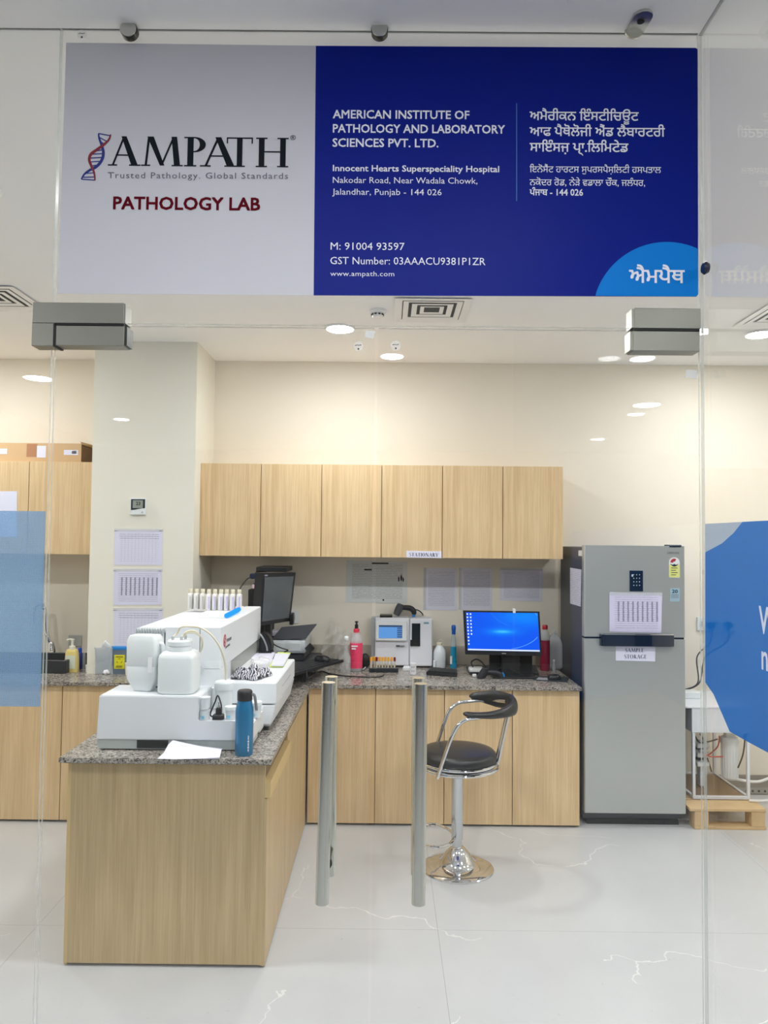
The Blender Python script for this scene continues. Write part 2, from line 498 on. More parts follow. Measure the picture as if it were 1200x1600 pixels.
def arc(cx, cy, rx, ry, a0, a1, n=14):
    return [(cx + rx * math.cos(math.radians(a0 + (a1 - a0) * i / n)), cy + ry * math.sin(math.radians(a0 + (a1 - a0) * i / n))) for i in range(n + 1)]
def poly(*p):
    a = sum(p[i][0] * p[(i + 1) % len(p)][1] - p[(i + 1) % len(p)][0] * p[i][1] for i in range(len(p)))
    return list(p) if a > 0 else list(p)[::-1]
def serif_glyph(ch, T=0.13, t=0.045):
    """roman capitals, cap height 1; returns (loops, advance)"""
    sf = lambda x, y, w: poly((x - w / 2, y - t / 2), (x + w / 2, y - t / 2), (x + w / 2, y + t / 2), (x - w / 2, y + t / 2))
    stem = lambda x: poly((x - T / 2, 0), (x + T / 2, 0), (x + T / 2, 1), (x - T / 2, 1))
    bar = lambda x0, x1, y: poly((x0, y - t / 2), (x1, y - t / 2), (x1, y + t / 2), (x0, y + t / 2))
    lo, hi, W = t / 2, 1 - t / 2, 0.32
    def br(p, q, w0, w1=None):
        w1 = w1 or w0
        return poly((p[0] - w0 / 2, p[1]), (p[0] + w0 / 2, p[1]), (q[0] + w1 / 2, q[1]), (q[0] - w1 / 2, q[1]))
    if ch == 'A': return [br((0.12, 0), (0.43, 1.0), t * 1.3), br((0.74, 0), (0.42, 1.0), T * 1.15, T * 0.9), bar(0.2, 0.66, 0.36), sf(0.12, lo, 0.26), sf(0.74, lo, 0.32)], 0.90
    if ch == 'M': return [br((0.13, 0), (0.21, 1), t * 1.5), br((0.60, 0.02), (0.25, 1), T * 0.8, T * 1.15), br((0.58, 0.02), (0.92, 1), t * 1.3), br((1.03, 0), (0.93, 1), T * 1.1, T), sf(0.13, lo, 0.26), sf(1.03, lo, W)], 1.21
    if ch in 'PR':
        o = arc(0.30, 0.74, 0.30, 0.26, -90, 90) ; i = arc(0.30, 0.74, 0.30 - T, 0.26 - t, 90, -90)
        L = [stem(0.2), sf(0.2, lo, W), sf(0.15, hi, 0.24), poly(*(o + i)), bar(0.2, 0.31, hi), bar(0.2, 0.31, 0.48 + t / 2)]
        if ch == 'R': return L + [br((0.70, 0), (0.36, 0.5), T * 1.3), sf(0.74, lo, 0.2)], 0.84
        return L, 0.70
    if ch == 'T': return [stem(0.4), sf(0.4, lo, W), bar(0.02, 0.78, hi), poly((0.02, hi), (0.06, hi), (0.06, 0.78), (0.02, 0.8)), poly((0.74, hi), (0.78, hi), (0.78, 0.8), (0.74, 0.78))], 0.80
    if ch == 'H': return [stem(0.18), stem(0.78), sf(0.18, lo, W), sf(0.78, lo, W), sf(0.18, hi, W), sf(0.78, hi, W), bar(0.18, 0.78, 0.52)], 0.97
    if ch == 'O' or ch == 'G':
        a0, a1 = (0, 360) if ch == 'O' else (42, 325)
        o = arc(0.45, 0.5, 0.42, 0.52, a0, a1, 30); i = arc(0.45, 0.5, 0.42 - T * 1.1, 0.52 - t, a1, a0, 30)
        L = [poly(*(o + i))]
        if ch == 'G': L += [poly((0.66, 0.08), (0.79, 0.08), (0.79, 0.42), (0.66, 0.42)), bar(0.58, 0.86, 0.42)]
        else: L = [o[:-1], arc(0.45, 0.5, 0.42 - T * 1.1, 0.52 - t, 360, 0, 30)[:-1]]
        return L, 0.90
    if ch == 'S':
        P = [(0.52, 0.80), (0.42, 0.95), (0.26, 0.97), (0.12, 0.86), (0.11, 0.68), (0.28, 0.55), (0.44, 0.44), (0.53, 0.28), (0.46, 0.10), (0.30, 0.02), (0.14, 0.06), (0.07, 0.24)]
        S = spline([Vector((a, b)).to_3d() for a, b in P], 3); Ls = []
        ww = [0.03 + 0.10 * math.sin(PI * min(1, max(0, (i / (len(S) - 1))))) ** 2 for i in range(len(S))]
        A = []; Bk = []
        for i, p in enumerate(S):
            d = (S[min(i + 1, len(S) - 1)] - S[max(i - 1, 0)]).normalized(); nrm = Vector((-d.y, d.x, 0)) * (ww[i] / 2 + 0.012)
            A.append(((p + nrm).x, (p + nrm).y)); Bk.append(((p - nrm).x, (p - nrm).y))
        return [poly(*(A + Bk[::-1]))], 0.62
    if ch == 'E' or ch == 'L':
        L = [stem(0.18), sf(0.15, hi, 0.26), sf(0.15, lo, 0.26), bar(0.1, 0.62, lo), poly((0.57, 0), (0.62, 0), (0.65, 0.24), (0.61, 0.24))]
        if ch == 'E': L += [bar(0.1, 0.60, hi), bar(0.18, 0.5, 0.52), poly((0.55, 1), (0.60, 1), (0.60, 0.78), (0.57, 0.78))]
        return L, 0.70
    if ch == 'I': return [stem(0.18), sf(0.18, lo, W), sf(0.18, hi, W)], 0.38
    if ch == 'N': return [br((0.18, 0), (0.18, 1), t * 1.2), br((0.80, 0), (0.80, 1), t * 1.2), br((0.78, 0), (0.20, 1), T * 1.2), sf(0.18, lo, 0.26), sf(0.80, hi, 0.26), sf(0.14, hi, 0.2)], 0.98
    if ch == 'Y': return [br((0.42, 0), (0.42, 0.5), T), br((0.42, 0.45), (0.12, 1), T), br((0.42, 0.45), (0.74, 1), t * 1.2), sf(0.42, lo, W), sf(0.13, hi, 0.28), sf(0.73, hi, 0.24)], 0.84
    return [], 0.4
def serif_loops(text, gap=0.03, T=0.13, spans=None):
    x = 0; out = []
    for i, ch in enumerate(text):
        L, adv = serif_glyph(ch, T)
        if spans:
            xs = [p[0] for l in L for p in l]; a, b = min(xs), max(xs); u, v = spans[i]
            out += [[(u + (p[0] - a) / (b - a) * (v - u), p[1]) for p in l] for l in L]; continue
        out += [[(p[0] + x, p[1]) for p in l] for l in L]; x += adv + gap
    return out

def lettering(name, loops, p0, p1, cap, m, parent, fcap=None, depth=0.0002, up=None):
    """puts the loops on a plane from p0 to p1 (baseline ends); cap = world cap height"""
    xs = [p[0] for L in loops for p in L]; x0, x1 = min(xs), max(xs)
    if fcap is None: fcap = 0.70
    p0, p1 = Vector(p0), Vector(p1); d = (p1 - p0); sc_x = d.length / (x1 - x0); d.normalize()
    if up is None: up = Vector((0, 0, 1))
    up = (up - d * up.dot(d)).normalized(); nrm = d.cross(up)
    V, F = fill_loops(loops)
    bm = bmesh.new()
    vv = [bm.verts.new(p0 + d * ((v.x - x0) * sc_x) + up * (v.y * cap / fcap) + nrm * 0.0) for v in V]
    for f in F:
        try: bm.faces.new([vv[i] for i in f])
        except ValueError: pass
    lone = [v for v in bm.verts if not v.link_faces]
    bmesh.ops.delete(bm, geom=lone, context='VERTS')
    bmesh.ops.recalc_face_normals(bm, faces=bm.faces[:])
    if bm.faces and sum((f.normal for f in bm.faces), Vector()).dot(nrm) < 0: bmesh.ops.reverse_faces(bm, faces=bm.faces[:])
    mb = MB(); mb.bm.free(); mb.bm = bm
    return mb.build(name, m, parent, ang=0)
def write(name, text, x0, x1, yb, cap_px, Y, m, parent, bold=0.0, spacing=1.0, y1=None, serif=False, T=0.13, X=None, spans=None):
    f = (lambda a, b: at(a, b, Y)) if X is None else (lambda a, b: atx(a, b, X))
    p0, p1 = f(x0, yb), f(x1, yb + (x1 - x0) * 0.0065 if y1 is None else y1)
    cap = (f(x0, yb - cap_px) - p0).length
    L = serif_loops(text, T=T, spans=spans) if serif else font_loops(text, bold, spacing)
    return lettering(name, L, p0, p1, cap, m, parent, fcap=1.0 if serif else 0.70)

# ================================================================ THE SETTING
XL, XR, HY, SX = -4.0, 4.5, -7.0, 0.79       # room sides, hall end, side glass
struct('floor', B(XL, XR, HY, WY, -0.08, 0), FLOORM)
struct('ceiling', B(XL, XR, HY, WY, CZ, CZ + 0.08), CEILM)
struct('wall_back', B(XL, XR, WY, WY + 0.1, 0, CZ), WALLM)
struct('wall_left', B(XL - 0.1, XL, GY - .02, WY, 0, CZ), WALLM)
struct('wall_left_lobby', B(XL - 0.1, XL, HY, GY - .02, 0, CZ), HALLM)
struct('wall_right', B(XR, XR + 0.1, -.9, WY, 0, CZ), WALLM)
struct('wall_right_lobby', B(XR, XR + 0.1, HY, -.9, 0, CZ), HALLM)
struct('wall_front', B(XL, XR, HY - 0.1, HY, 0, CZ), HALLM)
PX0, PX1 = at(148, 560, PY).x, at(308.5, 545, PY).x
struct('wall_pillar', B(PX0, PX1, PY, WY, 0, CZ), PILLM)
struct('baseboard_back', B(1.95, XR, WY - 0.012, WY, 0, 0.10), SKIRT)
struct('baseboard_right', B(XR - 0.012, XR, 0, WY, 0, 0.10), SKIRT)

# ---- glass front: sidelite, transom over two door leaves, side glass, rear partition of the lobby
GT = 0.0045
DZ = at(600, 513.5, GY).z                      # top of the door leaves
XG0, XG1 = at(98, 30, GY).x, SX
def glass(x0, x1, y0, y1, z0, z1):
    """pane with edges in a second material"""
    mb = MB(); mb.box(x0, x1, y0, y1, z0, z1)
    thin = 0 if abs(x1 - x0) < abs(y1 - y0) else 1
    for f in mb.bm.faces:
        f.normal_update()
        if abs(f.normal[thin]) < 0.5: f.material_index = 1
    return mb
struct('window_1', glass(XL, XG0 - 0.004, GY - GT, GY + GT, 0, CZ), [GLASS, GEDGE])
struct('window_2', glass(XG0, XG1 - 0.004, GY - GT, GY + GT, DZ + 0.006, CZ), [GLASS, GEDGE])
struct('window_3', glass(SX, SX + 2 * GT, -0.9, GY + GT, 0, CZ), [GLASS, GEDGE])
struct('wall_partition', B(3.2, XR, -0.95, -0.85, 0, CZ), HALLM)
DXM = at(588, 560, GY).x
d1 = struct('door_1', glass(XG0 + 0.004, DXM - 0.005, GY - GT, GY + GT, 0.01, DZ), [GLASS, GEDGE])
d2 = struct('door_2', glass(DXM + 0.005, SX - 0.006, GY - GT, GY + GT, 0.01, DZ), [GLASS, GEDGE])
# pull handles: a bar outside and a bar inside each leaf, joined by pins
def pull(door, top, bot, ti, bi, lab):
    YO, YI = GY - 0.08, GY + 0.085
    a, b = at(*top, YO), at(*bot, YO)
    mb = MB(); mb.cyl(b, a, 0.0160, 40)
    mb.build('handle', STEEL, door)
    c, d = at(*ti, YI), at(*bi, YI)
    h = MB(); h.cyl(d, c, 0.0160, 40)
    h.build('handle', STEEL, door)
    p = MB()
    for t in (0.12, 0.88):
        q = b.lerp(a, t); r = d.lerp(c, t); p.cyl(q + Vector((0, 0.01, 0)), (r.x, YI - 0.01, q.z), 0.009, 16)
        p.cyl((q.x + (r.x - q.x) * .45, GY - GT - 0.008, q.z), (q.x + (r.x - q.x) * .45, GY - GT, q.z), 0.015, 20)
    p.build('standoff_pins', STEELD, door)
pull(d1, (513.5, 1066), (503, 1411), (518, 1057), (515, 1366), '')
pull(d2, (657.5, 1068), (654, 1412), (653.5, 1059), (652, 1366), '')

# patch fittings
def lbox(mb, x0, x1, z0, z1, t=0.022): mb.box(x0, x1, GY - t, GY + t, z0, z1, 0.0015)
def pxb(x0, y0, x1, y1): a = at(x0, y0, GY - .022); b = at(x1, y1, GY - .022); return a.x, b.x, b.z, a.z
t = thing('patch_fitting', 'L-shaped brushed steel patch fitting joining left pane and transom', 'patch fitting', at(120, 500, GY))
mb = MB(); x0, x1, z0, z1 = pxb(50.5, 472, 193.5, 506); lbox(mb, x0, x1, z0, z1); x0_, x1_, z0_, z1_ = pxb(50, 505, 83.5, 540.5); lbox(mb, x0, x1_, z0_, z0 + .001)
mb.build('cover_plate', STEELP, t)
B(x1 - 0.001, x1 + 0.003, GY - .021, GY + .021, z0 + .002, z1 - .002).build('end_cap', STEELP, t)
mb = MB(); x0, x1, z0, z1 = pxb(87, 508, 194, 540.5); lbox(mb, x0, x1, z0, z1); mb.build('door_clamp', STEELP, d1)
B(x1 - 0.001, x1 + 0.006, GY - .021, GY + .021, z0 + .002, z1 - .002).build('clamp_end_cap', STEELD, d1)
t = thing('patch_fitting', 'straight brushed steel patch fitting beside the glass corner', 'patch fitting', at(1040, 500, GY))
mb = MB(); x0, x1, z0, z1 = pxb(991, 481, 1096, 514); x1 = min(x1, SX - 0.002); lbox(mb, x0, x1, z0, z1); mb.build('cover_plate', STEELP, t)
B(x0 - 0.006, x0 + 0.001, GY - .021, GY + .021, z0 + .002, z1 - .002).build('end_cap', STEELP, t)
mb = MB(); x0, x1, z0, z1 = pxb(988.5, 516.5, 1094, 549); x1 = min(x1, SX - 0.003); lbox(mb, x0, x1, z0, z1); mb.build('door_clamp', STEELP, d2)
B(x0 - 0.006, x0 + 0.001, GY - .021, GY + .021, z0 + .002, z1 - .002).build('clamp_end_cap', STEELP, d2)

mb = MB(); a_, b_ = at(86, 505.5, GY - .0225), at(193.5, 508.6, GY - .0225); mb.box(a_.x, b_.x, GY - .0226, GY + .0224, b_.z, a_.z); a_, b_ = at(83.5, 506, GY - .0225), at(87, 541, GY - .0225); mb.box(a_.x, b_.x, GY - .0226, GY + .0224, b_.z, a_.z)
mb.build('clamp_gap_dark', BLACKM, d1)  # black strip stands in for the dark open gap between the plates
a_, b_ = at(991, 513.6, GY - .0225), at(1094, 517, GY - .0225); B(a_.x, min(b_.x, SX - .004), GY - .0226, GY + .0224, b_.z, a_.z).build('clamp_gap_dark', BLACKM, d2)
# glass holders along the transom's top
for (px, py, lab) in ((199, 42, 'round steel glass holder above the pale half of the sign'), (593, 42, 'round steel glass holder above the start of the navy half')):
    c = at(px, py, GY - .03); t = thing('glass_holder', lab, 'glass holder', c, 'round holders on the transom')
    MB().lathe([(0, 0.0), (0.019, 0), (0.0215, -0.003), (0.0215, -0.018), (0.017, -0.024)], 32, Matrix.Translation((c.x, GY - 0.034, c.z)) @ Matrix.Rotation(math.radians(90), 4, 'X')).build('disc', CHROME, t) if False else None
    MB().cyl((c.x, GY - .022, c.z), (c.x, GY - .005, c.z), 0.0215, 32).build('disc', STEELD, t)
    MB().cyl((c.x, GY - .026, c.z), (c.x, GY - .022, c.z), 0.0205, 32).build('cap', STEEL, t)
c = at(992, 42, GY - .02); c2 = at(995, 14, GY - .02)
t = thing('glass_clip', 'oblong steel clip fixing transom glass to the ceiling', 'glass clip', c)
mb = MB(); r = .0235
for (zc, s) in ((c.z, -1),):
    pts = arc(0, 0, r, r, 180, 360, 12) + arc(0.004, 0.030, r, r, 0, 0, 1)
    pts = arc(0, -0.002, r, r, 180, 360, 14) + [(r, 0.026), (-r, 0.026)]
    mb.prism([(c.x + p[0], GY - .016, c.z + p[1]) for p in pts], (0, 0.008, 0), bev=.001)
mb.build('lower_tab', STEEL, t)
q = at(996, 14, GY); 
ytab = GY - 0.02
pts = [(-r, 0.0), (r, 0.0)] + arc(0.002, -0.055, r, r, 0, -180, 14)
mb = MB(); mb.prism([(c.x + .002 + p[0], GY - .012 + p[1], CZ - .006) for p in pts], (0, 0, 0.006), bev=.001); mb.build('ceiling_tab', STEEL, t)
MB().cyl((c.x, GY - .018, c.z), (c.x, GY - .015, c.z), 0.009, 20).build('screw', STEELD, t); MB().cyl((c.x + .003, GY - .055, CZ - .008), (c.x + .003, GY - .055, CZ - .005), 0.009, 20).build('screw', STEELD, t)
# small rubber bumper at the corner
c = at(1102, 419, GY - .03)
o = MB().lathe([(0.0, -.006), (.012, -.006), (.016, 0), (.012, .008), (0, .008)], 24, Matrix.Translation((SX - .002, c.y, c.z)) @ Matrix.Rotation(math.radians(90), 4, 'Y')).build('glass_connector', mat('dark_blue_rubber', (24, 34, 60), .4))
tag(o, 'small dark round connector on side glass next to navy sign', 'connector')

# ---------------------------------------------------------------- the sign
SY = GY - GT - 0.0008
LILAC = mat('sign_pale_vinyl', (206, 206, 214), 0.5); NAVY = mat('sign_navy_vinyl', (0, 26, 134), 0.45, spec=.12); SKY = mat('sign_sky_vinyl', (0, 126, 218), 0.45, spec=.15)
sign = thing('sign_board', 'wide pale grey and navy pathology lab sign on the transom glass', 'sign', at(590, 460, SY))
def film4(pts, y, th=0.0006): return [Vector((at(*p, y).x, y, at(*p, y).z)) for p in pts]
p = film4([(90.5, 458.5), (490, 461.5), (493.5, 71.5), (103.5, 66.5)], SY)
MB().prism(p, (0, 0.0006, 0)).build('pale_panel', LILAC, sign)
p = film4([(490, 461.5), (1088, 463.5), (1091, 460), (1090, 77), (1087, 74.8), (493.5, 71.5)], SY)
MB().prism(p, (0, 0.0006, 0)).build('navy_panel', NAVY, sign)
SY2 = SY - 0.0004
pc = arc(1042, 494.7, 116.7, 116.7, 196.2, 337 - 22, 2)
cpts = [(1042 + 116.7 * math.cos(a), 494.7 - 116.7 * math.sin(a)) for a in [math.radians(163.6 + (66.3 - 163.6) * i / 24) for i in range(25)]]
cpts = [(930.3, 462)] + cpts[1:-1] + [(1090, 388.5), (1091, 460), (1088, 463.3)]
MB().prism(film4(cpts[::-1], SY2), (0, 0.0004, 0)).build('sky_blue_disc', SKY, sign)
TY = SY - 0.0008
INKC = mat('sign_charcoal_ink', (24, 31, 38), 0.6, spec=.08); RED = mat('sign_maroon_ink', (96, 4, 24), 0.6, spec=.08); GR = mat('sign_grey_ink', (108, 108, 118), 0.6, spec=.1); SKYL = mat('sign_divider_blue', (40, 110, 190), 0.5)
write('logo_lettering', 'AMPATH', 168.5, 450.5, 258.6, 46, TY, INKC, sign, serif=True, y1=261.5, T=0.16, spans=[(0, 51), (52, 117), (118.5, 152.5), (144, 202.5), (185, 226), (231, 282)])
write('tagline_lettering', 'Trusted Pathology. Global Standards', 168.5, 450, 278.4, 9.6, TY, GR, sign, bold=0.002, spacing=1.15, y1=279.5)
write('title_lettering', 'PATHOLOGY LAB', 176.5, 406.5, 326.5, 19.5, TY, RED, sign, bold=0.024, y1=328.5)
write('registered_mark', '®', 453, 462.5, 218.6, 7.4, TY, INKC, sign, y1=218.7)
W = WHITEINK
for (s, x0, x1, yb, cap, bo, sp) in (
    ('AMERICAN INSTITUTE OF', 520, 733.5, 184.6, 13.0, .016, 1), ('PATHOLOGY AND LABORATORY', 520, 789, 206.8, 13.0, .016, 1), ('SCIENCES PVT. LTD.', 519.5, 685, 229, 13.0, .016, 1),
    ('Innocent Hearts Superspeciality Hospital', 520, 780, 267.2, 9.6, .014, 1), ('Nakodar Road, Near Wadala Chowk,', 520, 746, 285.7, 9.6, 0, 1), ('Jalandhar, Punjab - 144 026', 519, 690, 304, 9.6, 0, 1),
    ('M: 91004 93597', 516.5, 632, 390, 11.5, 0, 1), ('GST Number: 03AAACU9381P1ZR', 516, 758.5, 412.6, 11.5, 0, 1), ('www.ampath.com', 516, 616, 431, 7.6, 0, 1.05)):
    write('address_lettering', s, x0, x1, yb, cap, TY, W, sign, bold=bo, spacing=sp)
# gurmukhi lines, vowel signs written in drawing order
for (s, x0, x1, yb, cap, bo) in (
    ('ਅਮੈਰੀਕਨ ਇੰਸਟੀਿਚਊਟ', 827.5, 998, 187.5, 14.6, .012), ('ਆਫ ਪੈਥੋਲੋਜੀ ਐਂਡ ਲੈਬਾਰਟਰੀ', 827.5, 1039, 212, 14.6, .012), ('ਸਾਇੰਸਜ਼ ਪਾ.ਿਲਿਮਟੇਡ', 827.5, 982, 236.5, 14.6, .012),
    ('ਇਨੋਸੈਂਟ ਹਾਰਟਸ ਸੁਪਰਸਪੈਸ਼ਿਲਟੀ ਹਸਪਤਾਲ', 827.5, 1033, 269, 10.2, .004), ('ਨਕੋਦਰ ਰੋਡ, ਨੇੜੇ ਵਡਾਲਾ ਚੌਂਕ, ਜਲੰਧਰ,', 827.5, 1008, 289.5, 10.2, .004), ('ਪੰਜਾਬ - 144 026', 827.5, 911, 305, 10.0, .016)):
    write('punjabi_lettering', s, x0, x1, yb, cap, TY, W, sign, bold=bo)
stroke_later = [(903.5, 236.5), (905.5, 239), (908.5, 240.2), (911, 243)]
write('punjabi_logo_lettering', 'ਐਮਪੈਥ', 983, 1070, 441.5, 22, TY - .0004, W, sign, bold=.014)
p = film4([(806.6, 314), (808, 314), (808, 161), (806.6, 161)], TY)
MB().prism(p, (0, 0.0003, 0)).build('divider_line', SKYL, sign)
# the double helix mark
B1 = mat('helix_blue_ink', (22, 40, 130), .5); R1 = mat('helix_red_ink', (130, 24, 44), .5)
def stroke(pts, w, y, k=6):
    S = spline([Vector((a, 0, b)) for a, b in pts], k); n = len(S); A = []; C = []
    for i, q in enumerate(S):
        d = (S[min(i + 1, n - 1)] - S[max(i - 1, 0)]).normalized(); f = 0.45 + 0.55 * math.sin(PI * i / (n - 1)) if n > 5 else 1
        nn = Vector((-d.z, 0, d.x)) * w / 2 * f
        A.append(q + nn); C.append(q - nn)
    A = [at(q.x, q.z, y) for q in A]; C = [at(q.x, q.z, y) for q in C]
    mb = MB()
    for i in range(n - 1):
        v = [mb.bm.verts.new(q) for q in (A[i], A[i + 1], C[i + 1], C[i])]; f = mb.bm.faces.new(v)
        f.normal_update()
        if f.normal.y > 0: f.normal_flip()
    return mb
blue = [(154, 208.5), (155, 216), (158.5, 226), (161.5, 238), (159, 250), (151, 260), (140, 266), (132, 272), (127, 280)]
red = [(173, 210), (170, 218), (162, 226), (151, 234), (142, 241), (139.5, 250), (143, 260), (147, 270), (148.5, 282)]
stroke(stroke_later, 2.2, TY, 3).build('punjabi_lettering', W, sign, ang=0)
stroke(blue, 4.6, TY).build('helix_strand', B1, sign, ang=0); stroke(red, 4.6, TY - .0003).build('helix_strand', R1, sign, ang=0)
mb = MB()
for a, b in (((154, 208.5), (172, 212)), ((156, 215), (167, 221)), ((158, 222), (163, 225)), ((149, 236), (161, 234)), ((143, 241), (161.5, 240)), ((140, 247), (160, 246)), ((141, 253), (157, 252)), ((144, 259), (151, 258)), ((134, 271), (147, 270)), ((130, 277), (148, 276.5)), ((127, 280), (148.5, 281.5))):
    m2 = stroke([a, ((a[0] + b[0]) / 2, (a[1] + b[1]) / 2), b], 1.7, TY + .0002, 1); mb.merge(m2.bm)
mb.build('helix_rungs', B1, sign, ang=0)

# ---------------------------------------------------------------- films on the glass
FB = film('blue_perforated_film', (164, 192, 218), 0.46)
o = MB().prism([Vector((x, GY - GT - .0012, z)) for x, z in ((at(-330, 798, GY).x, at(20, 1103, GY).z), (at(73, 798, GY).x, at(20, 1103, GY).z), (at(73, 798, GY).x, at(20, 798.5, GY).z), (at(-330, 798, GY).x, at(20, 798.5, GY).z))], (0, .0006, 0)).build('glass_film', FB)
tag(o, 'translucent plain blue film on the pane left of the door', 'window film')
# side glass film: pale corner, blue field and two large white letters
FX = SX - 0.0010
def sx(pts, x=FX): return [Vector((x, atx(a, b, x).y, atx(a, b, x).z)) for a, b in pts]
yend = 0.55
t = thing('glass_film', 'blue curved film with large white letters on the side glass', 'window film', (FX, 1.2, 0.9))
FB2 = film('deep_blue_film', (44, 132, 212), 0.64); FW = film('pale_grey_film', (205, 212, 222), 0.72)
zt = atx(1102, 818.5, FX).z
blue_pts = sx([(1102, 863)]) + [Vector((FX, yy, zz)) for yy, zz in ((atx(1128, 849, FX).y, atx(1128, 849, FX).z), (atx(1146, 833, FX).y, atx(1146, 833, FX).z), (atx(1160, 815, FX).y, zt))]
blue_pts += [Vector((FX, yend, zt)), Vector((FX, yend, atx(1200, 1172, FX).z - .25))] + sx([(1200, 1176), (1170, 1160), (1140, 1143), (1128, 1115), (1115, 1085), (1102, 1066)])
MB().prism(blue_pts, (0.0005, 0, 0)).build('blue_field', FB2, t)
a = blue_pts[0:4]
MB().prism([Vector((FX, blue_pts[0].y, zt))] + [q.copy() for q in a], (0.0005, 0, 0)).build('pale_corner', FW, t)
WF = mat('white_film_letters', (214, 222, 238), .5)
def sletters(s, xpx, y0, y1):
    p0 = atx(xpx, y1, FX - .0004); cap = (atx(xpx, y0, FX - .0004) - p0).z
    L = font_loops(s, 0.012); xs = [q[0] for l in L for q in l]; wd = (max(xs) - min(xs)) * cap / (0.70 if s == 'W' else 0.53) * 0.8
    lettering('letter', L, p0, p0 + Vector((0, -wd, 0)), cap, WF, t, fcap=0.70 if s == 'W' else 0.53)
sletters('W', 1186, 946, 988); sletters('n', 1190, 1013.5, 1045)

# tape remnants on the glass
TAPE = mat('old_clear_tape', (226, 230, 234), .3, alpha=.45)
for (x0, y0, x1, y1, lab) in ((1073, 577, 1091, 592, 'scrap of old clear tape on door leaf near the corner'), (572, 516, 586, 529, 'scrap of clear tape at the top of left door leaf'), (778, 36, 790, 50, 'small grey tape scrap above the navy half of the sign')):
    a, b = at(x0, y0, GY - GT - .0006), at(x1, y1, GY - GT - .0006)
    o = MB().prism([(a.x, a.y, a.z), (b.x, a.y, a.z - .003), (b.x - .004, a.y, b.z), (a.x - .004, a.y, b.z + .004)], (0, .0004, 0)).build('tape_scrap', TAPE); tag(o, lab, 'tape')
for (x, y, lab) in ((128, 54, 'small round certification sticker above the pale sign panel'), (560, 541, 'small round sticker on left door leaf near the middle joint'), (618.5, 540, 'small round sticker on right door leaf near the middle joint')):
    a = at(x, y, GY - GT - .0006)
    t = thing('glass_sticker', lab, 'sticker', a)
    MB().cyl((a.x, a.y - .0003, a.z), (a.x, a.y, a.z), .0125, 24).build('clear_disc', mat('clear_sticker', (236, 238, 240), .4, alpha=.25), t)
    mb = MB()
    for k in range(4): mb.box(a.x - .008 + .004 * k, a.x - .0055 + .004 * k, a.y - .0006, a.y - .0004, a.z + .001 + .001 * (k % 2), a.z + .0032 + .001 * (k % 2))
    mb.box(a.x - .002, a.x + .002, a.y - .0006, a.y - .0004, a.z - .009, a.z - .005)
    mb.build('print', BLACKINK, t)

# ================================================================ CEILING FITTINGS
def lit(name, c, p):
    k = NT(name); e = k.n('Emission'); e.inputs[0].default_value = c; e.inputs[1].default_value = p
    k.l(e.outputs[0], k.out.inputs[0]); return k.m
LENS_LAB = lit('lit_diffuser_lab', (0.985, 0.99, 1.0, 1), LAMP); LENS_LOBBY = lit('lit_diffuser_lobby', (0.97, 0.985, 1.0, 1), LAMP_LOBBY)
def downlight(x, y, lab, grp, r=.082):
    LENS = LENS_LOBBY if 'lobby' in grp else LENS_LAB
    t = thing('downlight', lab, 'ceiling light', (x, y, CZ - .02), grp)
    MB().lathe([(r + .012, 0), (r + .012, -.004), (r + .004, -.012), (r, -.012), (r, -.004)], 36, c=(x, y, CZ)).build('trim_ring', mat('white_enamel', (238, 238, 238), .4), t)
    MB().lathe([(r * .99, 0), (r * .99, -.002), (r * .93, -.006), (r * .75, -.008), (0, -.009)], 36, c=(x, y, CZ - .006)).build('lens', LENS, t)
G1 = 'round downlights inside the lab'; G2 = 'round downlights in the lobby'
downlight(at(531, 507, 4.45).x, 4.47, 'bright round downlight seen just above the door joint', G1)
downlight(at(1188, 517, 4.51).x, 4.51, 'bright round downlight seen through the side glass', G1)
for x, y in ((-2.85, 4.47), (-2.85, 2.7), (-1.55, 2.7), (-0.28, 2.7), (1.0, 2.7), (2.29, 2.7), (3.7, 3.6), (2.29, 0.9)):  # the two in-between front-row lamps are added to brighten the lab
    downlight(x, y, 'round white downlight in lab ceiling, %s row, %s' % ('side' if y < 1 else 'front' if y < 3 else 'middle' if y < 4 else 'rear', {-2.85: 'above the sink side', -1.55: 'added for brightness between sink side and peninsula', -.28: 'just inside the door', 1.0: 'added for brightness inside the glass corner', 2.29: 'on the fridge side', 3.7: 'by the far right wall'}[x]), G1)
LOB = {(0.03, -1.45): 'mirrored beside the door joint', (1.79, -1.45): 'mirrored under the straight patch fitting', (-2.85, -2.27): 'mirrored at the far left above the carton', (-2.9, -4.3): 'mirrored on the pillar', (2.43, -3.18): 'mirrored as the larger spot above the fridge', (2.5, -3.68): 'mirrored just under the larger spot', (2.64, -5.5): 'mirrored lowest above the fridge', (-.55, .45): 'added to light the pale half of the sign', (.45, .45): 'added to light the navy half of the sign', (-2.2, .5): 'added over the left pane', (-.05, .12): 'added over the viewer by the doors'}  # the four lamps near the glass are unseen, added to light the sign
for x, y, r in ((0.03, -1.45, .08), (1.79, -1.45, .08), (-2.85, -2.27, .11), (-2.9, -4.3, .08), (2.43, -3.18, .12), (2.5, -3.68, .08), (2.64, -5.5, .08), (-.55, 0.45, .08), (.45, 0.45, .08), (-2.2, .5, .08), (-.05, .12, .08)):
    downlight(x, y, 'round white downlight in lobby ceiling, %s' % LOB[(x, y)], G2, r)
